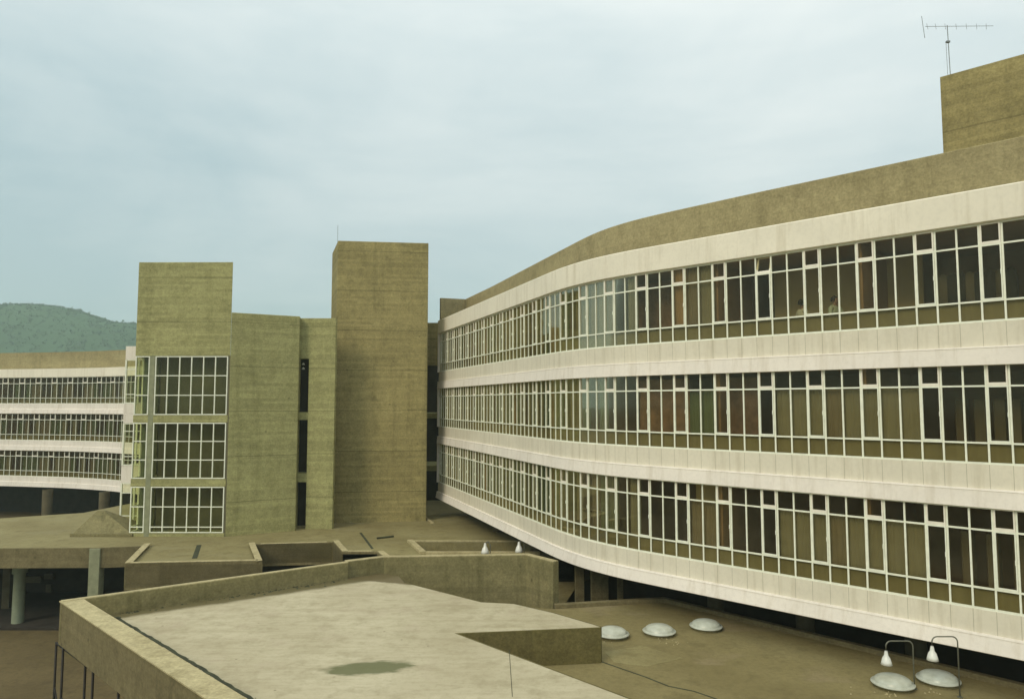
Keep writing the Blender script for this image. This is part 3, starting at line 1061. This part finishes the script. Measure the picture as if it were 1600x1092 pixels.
# hipped roof-light on the terrace
pc = on(157, 838, ZP)
X0, X1, Y0, Y1 = -23.15, -20.1, pc[1], pc[1] + 2.2
L0 = (pc[0], pc[1], ZP)
pyr = thing('pyramid_rooflight', 'small concrete pyramid roof light on the terrace left of the stair windows', 'roof light', L0)
mb = MB(); mb.box(X0 - .12, X1 + .12, Y0 - .1, Y1 + .1, ZP + .003, ZP + .17); shift(mb, L0).build('plinth', M['upstand'], pyr, bevel=.015)
ap = (-22.35, pc[1] + 1.05)
mb = MB()
b4 = [(X0, Y0, ZP + .17), (X1, Y0, ZP + .17), (X1, Y1, ZP + .17), (X0, Y1, ZP + .17)]
t4 = [(ap[0] - .12, ap[1] - .1, ZP + 1.2), (ap[0] + .25, ap[1] - .1, ZP + 1.2), (ap[0] + .25, ap[1] + .1, ZP + 1.2), (ap[0] - .12, ap[1] + .1, ZP + 1.2)]
for i in range(4):
    j = (i + 1) % 4
    mb.face([b4[i], b4[j], t4[j], t4[i]])
mb.face(t4)
shift(mb, L0).build('hip', M['upstand'], pyr)

# loose pieces on the terrace
mb = MB(); a_, b_ = on(589, 842, ZP), on(615, 839, ZP)
mb.tube([(a_[0], a_[1], ZP + .05), (b_[0], b_[1], ZP + .05)], .05, 6)
tag(mb.build('dark_pole', M['groove']), 'short dark pole lying on the terrace in front of the tall tower', 'pole')
mb = MB(); a_, b_ = on(660, 805, ZP), on(676, 818, ZP)
d = (Vector(b_) - Vector(a_)).normalized(); n_ = Vector((-d.y, d.x)) * .09
mb.slab([tuple(Vector(a_) - n_), tuple(Vector(b_) - n_), tuple(Vector(b_) + n_), tuple(Vector(a_) + n_)], ZP + .004, ZP + .06)
tag(mb.build('plank', M['coping'], bevel=.008), 'pale plank lying on the terrace at the right foot of the tall tower', 'plank')

# ------------------------------------------------------------------ low terrace with dome lights (right foreground)
dt = thing('dome_terrace', 'brown flat terrace roof carrying the white dome lights beneath the curved building', 'terrace')
mb = MB()
K = [on(868, 951, ZP), on(1037, 941, ZP), on(1200, 981, ZP), on(1597, 1079, ZP)]
kd = Vector(K[3]) - Vector(K[2]); kd.normalize()
K.append(tuple(Vector(K[3]) + kd * 12))
outl = [(-4.4, 26.3)] + K + [(K[4][0] - 4, K[4][1] - 8), (5, 0.5), (2.5, 13), (-2.6, 19.9), (-4.4, 22)]
mb.slab(outl, -7.92, ZP)
mb.build('roof_slab', M['terrace'], dt)
mb = MB(); mb.wallpoly(K, -.22, ZP - .02, ZP + .14); mb.build('kerb', M['fascia'], dt, bevel=.02)
mb = MB()
cr = [on(938, 1032, ZP), on(975, 1045, ZP), on(1010, 1057, ZP), on(1045, 1071, ZP), on(1085, 1079, ZP), on(1120, 1091, ZP), on(1160, 1110, ZP)]
mb.wallpoly(cr, .05, ZP, ZP + .006); mb.build('gutter', M['groove'], dt)
pa = [on(945, 1018, ZP), on(1003, 1008, ZP), on(1068, 1028, ZP), on(1010, 1041, ZP), on(960, 1035, ZP)]
mb = MB(); mb.slab(pa, ZP, ZP + .005); mb.build('repair_patch', M['podium'], dt)
pa = [on(1150, 975, ZP), on(1190, 990, ZP), on(1300, 1018, ZP), on(1290, 1028, ZP), on(1180, 1003, ZP)]

# ------------------------------------------------------------------ foreground roof
ZR = -6.06
fr_ = thing('foreground_roof', 'pale flat concrete roof with raised edges in the foreground, damp patch near its middle', 'building')
cA = on(95, 938, -5.5); cB = on(325, 1090, -5.5)
dl = (Vector(cB) - Vector(cA)).normalized()
cC = tuple(Vector(cA) + dl * 24)
kA = on(541, 877, -5.5)
e = [on(x_, y_, ZR) for x_, y_ in ((632, 910), (752, 940.5), (803, 943), (864, 957), (928, 975.5), (938, 979), (710, 988.5), (980, 1090))]
dr = (Vector(e[7]) - Vector(e[6])).normalized()
eR = tuple(Vector(e[6]) + dr * 17)
kB = on(600, 870, -5.5)
outr = [cA, kA, (kB[0] - .1, kB[1] - .1), (kB[0] + .6, kB[1] - .4)] + e[:7] + [eR, cC]
mb = MB(); mb.slab(outr, -6.67, ZR)
mb.build('roof_slab', M['roof'], fr_, bevel=.01)
# edge walls down to the terrace
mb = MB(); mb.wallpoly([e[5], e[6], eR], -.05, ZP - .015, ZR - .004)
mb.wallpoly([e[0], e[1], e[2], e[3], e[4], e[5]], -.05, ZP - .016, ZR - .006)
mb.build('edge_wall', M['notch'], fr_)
# raised edges
n_l = Vector((-dl.y, dl.x))
if n_l.x < 0:
    n_l = -n_l
mb = MB(); mb.wallpoly([tuple(Vector(cA) - n_l * .02), tuple(Vector(cC) - n_l * .02)], -.24 if True else 0, -6.68, -5.53)
mb.build('left_fascia', M['fascia'], fr_, bevel=.015)
mb = MB()
w0, w1, w2 = .50, .62, 1.02
A_ = Vector(cA); C_ = Vector(cC)
prof = [(-.04, -5.53), (-.04, -5.50), (w0, -5.50), (w1, -5.60), (w2, ZR + .004), (w2, -6.2), (-.04, -6.2)]
path = [(A_.x, A_.y, n_l.x, n_l.y, 0), (C_.x, C_.y, n_l.x, n_l.y, 24)]
mb.strip(path, prof[:5])
mb.build('left_coping', M['coping'], fr_)
mb = MB(); g0 = on(181, 966, ZR); g0 = Vector(g0)
gr = random.Random(5); nq = Vector((dl.y, -dl.x))
gp = [tuple(g0 + dl * (i * .22) + nq * gr.uniform(-.022, .022)) for i in range(90)]
mb.wallpoly(gp, -.095, ZR + .001, ZR + .012); mb.build('gutter', M['groove'], fr_)
mb = MB(); mb.lathe([(.13, .02), (.08, .012), (0, .012)], 14, (g0.x, g0.y, ZR)); mb.build('drain', M['groove'], fr_)
mb = MB(); mb.wallpoly([cA, kA], .2, -6.66, -5.505); mb.build('back_upstand', M['upstand'], fr_, bevel=.012)
mb = MB(); mb.wallpoly([off(cA, 0, 0), kA], .18, -5.505, -5.485); mb.build('back_coping', M['coping'], fr_)
# moss and dirt clumps along the foot of the raised edges
rm = random.Random(21)
mb = MB()
def clump(px_, py_, r_):
    j = len(mb.v)
    pts_ = [(r_ * rm.uniform(.6, 1.2) * math.cos(q_), r_ * rm.uniform(.6, 1.2) * math.sin(q_)) for q_ in [i_ * 1.2566 for i_ in range(5)]]
    mb.v.extend([(px_ + a_, py_ + b_, ZR + .003) for a_, b_ in pts_] + [(px_, py_, ZR + r_ * rm.uniform(.3, .7))])
    for i_ in range(5):
        mb.f.append((j + i_, j + (i_ + 1) % 5, j + 5)); mb.m.append(0)
ma, mz = Vector(on(172, 957, ZR)), Vector(on(538, 904, ZR))
mdir = (mz - ma).normalized(); mnor = Vector((mdir.y, -mdir.x))
for i in range(210):
    q_ = rm.random(); w_ = abs(rm.gauss(0, .16))
    pq = ma + (mz - ma) * q_ + mnor * (w_ + .06)
    clump(pq.x, pq.y, rm.uniform(.015, .06) * (1.4 if q_ < .2 else 1))
for i in range(70):
    pq = g0 + dl * rm.uniform(0, 9) + nq * rm.gauss(0, .06)
    clump(pq.x, pq.y, rm.uniform(.01, .035))
o = mb.build('moss', M['groove'], fr_); o['kind'] = 'stuff'
# hairline joint on the roof
j0, j1 = on(796, 1015, ZR), on(801, 1088, ZR)
mb = MB(); mb.wallpoly([j0, j1], .012, ZR + .001, ZR + .006); mb.build('joint', M['groove'], fr_)
# inner support walls
mb = MB(); mb.wallpoly([tuple(Vector(cA) + n_l * 4 + dl * 1.5), tuple(Vector(cA) + n_l * 4 + dl * 22)], .2, GROUND, -6.68); mb.build('support_wall', M['dark'], fr_)

# wall standing behind the foreground roof
wl = thing('terrace_wall', 'thick board marked concrete wall behind the pale foreground roof, ending near the white dome lights', 'wall')
wA, wB, wC = kA, on(822, 866.5, -5.5), on(864, 877, -5.5)
mb = MB(); mb.wallpoly([(wA[0] + .02, wA[1] + .02), kB, wB, wC], -.27, -7.9, -5.52)
mb.build('wall', M['upstand'], wl, bevel=.015)
mb = MB(); mb.wallpoly([(wA[0] + .02, wA[1]), kB, wB, wC], -.24, -5.52, -5.495)
mb.build('coping', M['coping'], wl)

# scaffold under the left edge
sf = thing('scaffold', 'dark steel tube scaffold propping the left edge of the foreground roof', 'scaffold')
def pole(x, y, Y, ztop=-6.69, r=.032):
    X = ray(x, y)[0] * Y
    mb = MB(); mb.tube([(X, Y, GROUND), (X, Y, ztop)], r); mb.build('standard', M['steel'], sf, smooth=True)
    return (X, Y)
a1 = pole(86.5, 1040, 20.9); a2 = pole(97.5, 1040, 20.35); a3 = pole(132.5, 1060, 19.6); a4 = pole(145, 1060, 19.1); a5 = pole(185, 1085, 17.6)
def rail(p, q, name='ledger', r=.022):
    mb = MB(); mb.tube([p, q], r); mb.build(name, M['steel'], sf, smooth=True)
rail((*a2, -8.0), (*a3, -8.05)); rail((*a1, -8.3), (*a2, -8.35)); rail((*a2, -8.5), (*a4, -9.7), 'brace'); rail((*a1, -7.9), (*a2, -8.6), 'brace'); rail((*a1, -6.72), (*a5, -6.72), 'ledger', .03)

# ------------------------------------------------------------------ dome lights and lamps
def dome_meshes():
    d = MB()
    R = .43; hgt = .15
    prof = [(.495, .0), (.505, .015), (.495, .032), (R + .015, .036), (R, .055)]
    for i in range(1, 11):
        w = i / 10 * math.pi / 2
        prof.append((R * math.cos(w), .055 + hgt * math.sin(w)))
    d.lathe(prof, 40)
    c = MB(); c.lathe([(.44, -.083), (.44, .0), (.50, .0)], 40)
    return d.mesh('dome', M['acryl'], True), c.mesh('curb', M['upstand'], True)


k = NT('milky_acrylic')
nn = k.noise(k.pos(), 4, 4, .6)
k.b.inputs['Transmission Weight'].default_value = .0
k.b.inputs['Subsurface Weight'].default_value = .0
M['acryl'] = k.done(k.mix(k.ramp(nn, .35, .75), (.52, .54, .46), (.38, .39, .31)), .3, .5)
DOME, CURB = dome_meshes()
domes = [(957, 989, 'white dome light partly hidden by the corner of the foreground roof'),
         (1030, 985, 'white dome light in the middle of the trio behind the foreground roof'),
         (1103, 977, 'farthest right white dome light of the trio, close to the kerb'),
         (1395, 1066, 'white dome light at the bottom, under the left gooseneck lamp'),
         (1466, 1060, 'white dome light at the bottom right, under the right gooseneck lamp')]
DP = []
for x_, y_, lab in domes:
    p = on(x_, y_, ZP + .10)
    t = thing('dome_light', lab, 'roof light', (p[0], p[1], ZP + .085), 0, 'dome lights on the terrace')
    t.rotation_euler = (0, 0, random.random() * 6)
    link('dome', DOME, t); link('curb', CURB, t)
    DP.append(p)


def lamp(base, head, ztop, zshade, lab, sc=1.0, zb=ZP):
    t = thing('gooseneck_lamp', lab, 'lamp', (base[0], base[1], zb), 0, 'gooseneck lamps')
    dx, dy = head[0] - base[0], head[1] - base[1]
    L = math.hypot(dx, dy); ux, uy = dx / L, dy / L
    zt = ztop - zb
    r = .13 * sc
    P = [(0, 0, 0), (0, 0, zt - r)]
    for i in range(1, 6):
        w = i / 5 * math.pi / 2
        P.append((ux * (r - r * math.cos(w)), uy * (r - r * math.cos(w)), zt - r + r * math.sin(w)))
    P.append((ux * (L - r), uy * (L - r), zt))
    for i in range(1, 6):
        w = i / 5 * math.pi / 2
        P.append((ux * (L - r + r * math.sin(w)), uy * (L - r + r * math.sin(w)), zt - r + r * math.cos(w)))
    zs = zshade - zb
    P.append((dx, dy, zs + .2 * sc))
    mb = MB(); mb.tube(P, .016 * sc, 8); mb.build('pole', M['polemetal'], t, smooth=True)
    mb = MB(); mb.lathe([(.03 * sc, .26 * sc), (.045 * sc, .2 * sc), (.05 * sc, .15 * sc), (.09 * sc, .09 * sc), (.115 * sc, 0), (.135 * sc, -.07 * sc), (.125 * sc, -.07 * sc), (.105 * sc, 0), (.0, .06 * sc)], 24, (dx, dy, zs))
    sh = mb.build('shade', M['shade'], t, smooth=True)
    mb = MB(); mb.lathe([(0, .04 * sc), (.05 * sc, 0), (.055 * sc, -.05 * sc), (0, -.1 * sc)], 14, (dx, dy, zs)); mb.build('bulb', M['bulb'], sh, smooth=True)
    mb = MB(); mb.lathe([(.06 * sc, 0.004), (.06 * sc, .02), (0, .025)], 14, (0, 0, 0)); mb.build('base_plate', M['polemetal'], t)
    return t


for bx, by, hx, hy, tx, ty, lab in ((1429, 1076, 1385, 1033, 1405, 1001, 'left of the two near gooseneck lamps, white bell shade over the lowest dome'),
                                    (1500, 1089, 1457, 1026, 1478, 994, 'right of the two near gooseneck lamps, white bell shade beside the white band')):
    B_ = on(bx, by, ZP)
    Y = B_[1]
    hd = at(hx, hy, Y); tp = at(tx, ty, Y)
    lamp(B_, (hd.x, hd.y), tp.z, hd.z, lab)
for hx, hy, lab in ((758, 860, 'small distant lamp with white shade left, just above the terrace wall'), (811, 858, 'small distant lamp with white shade right, above the corner of the terrace wall')):
    Y = 32.2
    hd = at(hx, hy, Y); B_ = (ray(hx + 8, hy)[0] * Y, Y)
    lamp(B_, (hd.x, hd.y), at(hx, hy - 14, Y).z, hd.z - .02, lab, 1.35, -7.92 + .005)

# low floor between terrace wall and podium that carries the two far lamps
mb = MB(); mb.slab([(-4.4, 27.0), (1.6, 27.3), (3.0, 32.9), (-5, 32.9)], -8.6, -7.92)
tag(mb.build('lower_roof', M['terrace']), 'sunken strip of flat roof behind the board marked terrace wall', 'roof')

# crumbs of mortar lying round the domes
mb = MB()
for cx, cy, n in ((1036, 997, 12), (1058, 1004, 9), (955, 1002, 4), (1387, 1084, 18), (1465, 1081, 9), (1318, 1080, 3)):
    for i in range(n):
        p = on(cx + random.gauss(0, 9), cy + random.gauss(0, 2.5), ZP)
        r = random.uniform(.01, .032)
        j = len(mb.v)
        vs = [(r, 0, 0), (-r * .8, r * .3, 0), (0, -r, 0), (0, r * .9, 0), (0, 0, r * 1.1)]
        w = random.random() * 6
        for a_, b_, c_ in vs:
            mb.v.append((p[0] + a_ * math.cos(w) - b_ * math.sin(w), p[1] + a_ * math.sin(w) + b_ * math.cos(w), ZP + .004 + c_))
        for q in ((0, 3, 4), (3, 1, 4), (1, 2, 4), (2, 0, 4)):
            mb.f.append(tuple(j + t for t in q)); mb.m.append(0)
o = mb.build('mortar_crumbs', M['coping']); o['kind'] = 'stuff'; o['label'] = 'white crumbs of mortar scattered round the dome lights'; o['category'] = 'rubble'


# ------------------------------------------------------------------ people behind the top floor windows
def skinned(name, nodes, edges, mat, parent, sub=2):
    me = bpy.data.meshes.new(name)
    names = list(nodes)
    me.from_pydata([nodes[n][0] for n in names], [(names.index(a), names.index(b)) for a, b in edges], [])
    o = bpy.data.objects.new(name, me); COL.objects.link(o)
    sk = o.modifiers.new('skin', 'SKIN'); sk.use_smooth_shade = True
    for i, n in enumerate(names):
        r = nodes[n][1]
        me.skin_vertices[0].data[i].radius = r if isinstance(r, tuple) else (r, r)
        me.skin_vertices[0].data[i].use_root = (i == 0)
    ss = o.modifiers.new('sub', 'SUBSURF'); ss.levels = sub; ss.render_levels = sub
    dg = bpy.context.evaluated_depsgraph_get(); dg.update()
    m2 = bpy.data.meshes.new_from_object(o.evaluated_get(dg))
    bpy.data.objects.remove(o)
    m2.name = name
    m2.materials.clear(); m2.materials.append(mat)
    for p in m2.polygons:
        p.use_smooth = True
    return link(name, m2, parent)


M['skin'] = plain('skin', (.24, .14, .09), .6, .1, 10)
M['hair'] = plain('hair', (.015, .012, .01), .7, .3, 30)
M['shirt'] = cloth('pale_shirt', (.62, .62, .52))
M['shirt2'] = cloth('pale_green_shirt', (.48, .55, .44))
M['trouser'] = cloth('dark_trousers', (.06, .055, .05))


def person(loc, rz, lab, shirt, arm):
    t = thing('person', lab, 'person', loc, rz, None)
    N = {}
    def nd(k, p, r):
        N[k] = (p, r)
    nd('pel', (0, 0, .95), (.15, .11)); nd('waist', (0, .0, 1.1), (.13, .10)); nd('chest', (0, .01, 1.32), (.165, .11)); nd('neck0', (0, .0, 1.47), .07)
    nd('neck', (0, -.01, 1.53), .052); nd('head', (0, -.02, 1.62), (.072, .085)); nd('crown', (0, -.01, 1.70), (.068, .085)); nd('top', (0, 0, 1.745), .05)
    E = [('pel', 'waist'), ('waist', 'chest'), ('chest', 'neck0'), ('neck0', 'neck'), ('neck', 'head'), ('head', 'crown'), ('crown', 'top')]
    nd('nose', (0, -.118, 1.615), .012); E.append(('head', 'nose'))
    for s, sd in ((-1, 'l'), (1, 'r')):
        nd('sh' + sd, (s * .18, 0, 1.42), .06)
        el, wr, kn = arm[sd]
        nd('el' + sd, el, .042); nd('wr' + sd, wr, .03)
        d = (Vector(wr) - Vector(el)).normalized()
        pm = Vector(wr) + d * .06
        nd('pm' + sd, tuple(pm), (.036, .02))
        E += [('neck0', 'sh' + sd), ('sh' + sd, 'el' + sd), ('el' + sd, 'wr' + sd), ('wr' + sd, 'pm' + sd)]
        side = d.cross(Vector((0, 0, 1)))
        side = side.normalized() if side.length > .2 else Vector((0, 1, 0))
        for i in range(4):
            q = pm + side * (i - 1.5) * .019
            tp = q + d * (.075 - abs(i - 1.4) * .012) + Vector((0, -.012, -.008))
            md = q + d * .04
            nd('f%d%s' % (i, sd), tuple(md), .0085); nd('g%d%s' % (i, sd), tuple(tp), .007)
            E += [('pm' + sd, 'f%d%s' % (i, sd)), ('f%d%s' % (i, sd), 'g%d%s' % (i, sd))]
        nd('t' + sd, tuple(Vector(wr) + d * .05 + side * .045), .0095); E.append(('wr' + sd, 't' + sd))
        nd('hip' + sd, (s * .09, 0, .88), .09); nd('kn' + sd, (s * .10, -.01, .48), .06); nd('an' + sd, (s * .10, .02, .09), .042); nd('toe' + sd, (s * .12, -.13, .035), .035)
        E += [('pel', 'hip' + sd), ('hip' + sd, 'kn' + sd), ('kn' + sd, 'an' + sd), ('an' + sd, 'toe' + sd)]
    skinned('body', N, E, M['skin'], t, 2)
    g = .014
    def grow(keys):
        return {k: (N[k][0], tuple(q + g for q in N[k][1]) if isinstance(N[k][1], tuple) else N[k][1] + g) for k in keys}
    S = grow(['pel', 'waist', 'chest', 'neck0', 'shl', 'shr', 'ell', 'elr'])
    skinned('shirt', S, [('pel', 'waist'), ('waist', 'chest'), ('chest', 'neck0'), ('neck0', 'shl'), ('neck0', 'shr'), ('shl', 'ell'), ('shr', 'elr')], M[shirt], t)
    T_ = grow(['pel', 'hipl', 'hipr', 'knl', 'knr', 'anl', 'anr'])
    skinned('trousers', T_, [('pel', 'hipl'), ('pel', 'hipr'), ('hipl', 'knl'), ('hipr', 'knr'), ('knl', 'anl'), ('knr', 'anr')], M['trouser'], t)
    hb = MB(); prof = []
    for i in range(0, 9):
        w = i / 8 * math.pi * .62
        prof.append((.098 * math.sin(w), .12 * math.cos(w)))
    hb.lathe(prof, 20, (0, .022, 1.675))
    hb.v = [(v[0] * .95, v[1] * 1.12, v[2]) for v in hb.v if True]
    hb.build('hair', M['hair'], t, smooth=True)
    for s in (-1, 1):
        eb = MB(); eb.lathe([(0, .009), (.008, .004), (.009, 0), (.008, -.004), (0, -.009)], 8, (s * .03, -.098, 1.64)); eb.build('eye', M['hair'], t)
        eb = MB(); eb.lathe([(0, .028), (.009, .018), (.011, 0), (.007, -.02), (0, -.028)], 8, (s * .082, 0, 1.63)); eb.build('ear', M['skin'], t)
    return t


d, s, X, Y, a = locate(1305, -1.0, 2.5)
person((X, Y, 1.385), math.atan2(-math.cos(a), math.sin(a)) + math.radians(65), 'person in a pale green shirt facing right, behind the top floor window', 'shirt2',
       {'l': ((-.24, -.06, 1.15), (-.16, -.28, 1.12), 0), 'r': ((.24, -.08, 1.15), (.14, -.30, 1.18), 0)})
d, s, X, Y, a = locate(1254, -1.1, 2.5)
person((X, Y, 1.385), math.atan2(-math.cos(a), math.sin(a)) + math.radians(150), 'person in a white shirt turned away, left of the one in green', 'shirt',
       {'l': ((-.27, .02, 1.16), (-.25, -.18, 1.0), 0), 'r': ((.26, 0, 1.16), (.25, -.2, 1.02), 0)})

# ------------------------------------------------------------------ ground, hill, wood
mb = MB()
n = 40
for i in range(n):
    for j in range(n):
        f0 = lambda q: -1500 + 3000 * q / n
        mb.face([(f0(i), f0(j), GROUND), (f0(i + 1), f0(j), GROUND), (f0(i + 1), f0(j + 1), GROUND), (f0(i), f0(j + 1), GROUND)])
o = mb.build('ground', M['earth']); o['kind'] = 'structure'

RIDGE = [(-700, 40), (-300, 70), (-120, 88), (0, 94), (60, 94.5), (100, 92), (125, 88), (150, 82.5), (165, 78.5), (188, 76.5), (215, 76), (260, 66), (330, 45), (450, 25), (600, 5)]


def ridge(px):
    for i in range(len(RIDGE) - 1):
        if RIDGE[i][0] <= px <= RIDGE[i + 1][0]:
            t = (px - RIDGE[i][0]) / (RIDGE[i + 1][0] - RIDGE[i][0])
            return RIDGE[i][1] + (RIDGE[i + 1][1] - RIDGE[i][1]) * t
    return 0.0


def hz(X, Y):
    px = 800 + FPX * X / 700.0
    t = (Y - 420) / 280.0
    prof = max(0, 1 - abs(t - 1)) if t < 1 else max(0.0, 1 - (t - 1) * .5)
    prof = prof * prof * (3 - 2 * prof)
    nz = noise.fractal(Vector((X * .006, Y * .006, 0)), 1.0, 2.0, 4) * 9 * min(1, prof * 2)
    crest = min(1, abs(t - 1) * 4)
    return GROUND - 1 + (ridge(px) - GROUND + 1) * prof + nz * crest * .8


mb = MB()
nx_, ny_ = 150, 50
gx = lambda i: -1000 + 1000 * i / nx_
gy = lambda j: 410 + 560 * j / ny_
vv = [[(gx(i), gy(j), hz(gx(i), gy(j))) for j in range(ny_ + 1)] for i in range(nx_ + 1)]
for i in range(nx_):
    for j in range(ny_):
        mb.face([vv[i][j], vv[i + 1][j], vv[i + 1][j + 1], vv[i][j + 1]])
o = mb.build('hill', M['hill'], smooth=True); o['kind'] = 'structure'

rt = random.Random(3)
mb = MB()
for i in range(5200):
    X = rt.uniform(-640, -290); Y = rt.uniform(470, 706)
    if i > 4300:
        Y = rt.uniform(690, 706)
    z = hz(X, Y)
    R = rt.choice([.8, 1.0, 1.2, 1.5, 1.9])
    if z > 70 and rt.random() < .5:
        R *= .6
    for c_ in range(7):
        cx, cy, cz = X + rt.gauss(0, R * .55), Y + rt.gauss(0, R * .55), z + R * .5 + rt.gauss(0, R * .35)
        r = R * rt.uniform(.35, .6)
        j = len(mb.v)
        ax = [Vector((rt.gauss(0, 1), rt.gauss(0, 1), rt.gauss(0, 1))).normalized() * r for _ in range(5)]
        mb.v += [(cx + a_.x, cy + a_.y, cz + a_.z) for a_ in ax]
        for q in ((0, 1, 2), (0, 2, 3), (0, 3, 4), (1, 2, 4)):
            mb.f.append(tuple(j + t for t in q)); mb.m.append(0)
me = bpy.data.meshes.new('wood')
me.from_pydata(mb.v, [], mb.f); me.materials.append(M['leaf'])
o = link('wood', me); o['kind'] = 'stuff'; o['label'] = 'trees covering the far green hill'; o['category'] = 'wood'

# ------------------------------------------------------------------ air
k = NT('haze_air')
k.t.nodes.remove(k.b)
pv = k.n('ShaderNodeVolumePrincipled')
pv.inputs['Color'].default_value = (.70, .88, .84, 1)
pv.inputs['Density'].default_value = .0006
pv.inputs['Anisotropy'].default_value = .2
k.l(pv.outputs[0], k.t.nodes['Material Output'].inputs['Volume'])
mb = MB(); mb.box(-1600, 1600, -1600, 1600, GROUND - 1.0, 110)
o = mb.build('haze', k.mat); o['kind'] = 'stuff'; o['label'] = 'thin air haze over the whole place'; o['category'] = 'haze'

# ------------------------------------------------------------------ light
SUN = Vector((-.50, -.66, .62)).normalized()
sl = bpy.data.lights.new('sun', 'SUN'); sl.energy = 1.5; sl.angle = math.radians(22); sl.color = (1.0, .88, .66)
so = bpy.data.objects.new('sun', sl); COL.objects.link(so)
so.rotation_euler = SUN.to_track_quat('Z', 'Y').to_euler()
w = bpy.data.worlds.new('World'); SC.world = w; w.use_nodes = True
t = w.node_tree
bg = t.nodes['Background']; bg.inputs['Strength'].default_value = .1
sky = t.nodes.new('ShaderNodeTexSky'); sky.sky_type = 'NISHITA'; sky.sun_disc = False
sky.sun_elevation = math.asin(SUN.z); sky.sun_rotation = math.atan2(SUN.x, SUN.y) % (2 * math.pi)
sky.air_density = 1.2; sky.dust_density = 2.0


def wn(kind, **kw):
    nd = t.nodes.new(kind)
    for a_, b_ in kw.items():
        setattr(nd, a_, b_)
    return nd


def wmath(op, a_, b_, clamp=False):
    nd = wn('ShaderNodeMath', operation=op, use_clamp=clamp)
    for i, q in enumerate((a_, b_)):
        if isinstance(q, (int, float)):
            nd.inputs[i].default_value = q
        else:
            t.links.new(q, nd.inputs[i])
    return nd.outputs[0]


tc = wn('ShaderNodeTexCoord')
sep = wn('ShaderNodeSeparateXYZ'); t.links.new(tc.outputs['Generated'], sep.inputs[0])
mp = wn('ShaderNodeMapping'); mp.inputs['Scale'].default_value = (1.0, 1.0, 2.6); t.links.new(tc.outputs['Generated'], mp.inputs[0])
n1 = wn('ShaderNodeTexNoise'); n1.inputs['Scale'].default_value = 2.2; n1.inputs['Detail'].default_value = 6; n1.inputs['Roughness'].default_value = .55; n1.inputs['Distortion'].default_value = .4
t.links.new(mp.outputs[0], n1.inputs['Vector'])
mp2 = wn('ShaderNodeMapping'); mp2.inputs['Scale'].default_value = (2.0, 2.0, 16); t.links.new(tc.outputs['Generated'], mp2.inputs[0])
n2 = wn('ShaderNodeTexNoise'); n2.inputs['Scale'].default_value = 2.5; n2.inputs['Detail'].default_value = 6
t.links.new(mp2.outputs[0], n2.inputs['Vector'])
fac = wmath('ADD', wmath('MULTIPLY', n1.outputs[0], 1.3), wmath('MULTIPLY', n2.outputs[0], .22))
fac = wmath('ADD', fac, wmath('MULTIPLY', sep.outputs[2], 1.05))
fac = wmath('ADD', fac, wmath('MULTIPLY', sep.outputs[0], .38))
fac = wmath('SUBTRACT', fac, .72, True)
mx = wn('ShaderNodeMix', data_type='RGBA')
t.links.new(fac, mx.inputs[0])
mx.inputs[6].default_value = (5.3, 6.75, 7.15, 1); mx.inputs[7].default_value = (10.3, 10.7, 10.35, 1)
boost = wmath('ADD', wmath('MULTIPLY', wmath('POWER', wmath('MAXIMUM', sep.outputs[2], 0.0), 2.0), .55), .9)
cb = wn('ShaderNodeCombineXYZ')
for i in range(3):
    t.links.new(boost, cb.inputs[i])
ml = wn('ShaderNodeMix', data_type='RGBA', blend_type='MULTIPLY'); ml.inputs[0].default_value = 1
t.links.new(mx.outputs[2], ml.inputs[6]); t.links.new(cb.outputs[0], ml.inputs[7])
fm = wn('ShaderNodeMix', data_type='RGBA'); fm.inputs[0].default_value = .88
t.links.new(sky.outputs[0], fm.inputs[6]); t.links.new(ml.outputs[2], fm.inputs[7])
t.links.new(fm.outputs[2], bg.inputs[0])

# ------------------------------------------------------------------ camera
cam = bpy.data.cameras.new('camera'); co = bpy.data.objects.new('camera', cam); COL.objects.link(co)
cam.sensor_width = 36; cam.lens = FPX / 1600 * 36; cam.clip_end = 5000; cam.clip_start = .1
co.location = (0, 0, 0); co.rotation_euler = (math.pi / 2 + PITCH, 0, 0)
SC.camera = co
SC.view_settings.view_transform = 'Standard'; SC.view_settings.look = 'None'
SC.view_settings.exposure = .06; SC.view_settings.gamma = 1
SC.cycles.use_denoising = True
SC.cycles.max_bounces = 8; SC.cycles.transparent_max_bounces = 16
SC.cycles.volume_bounces = 1
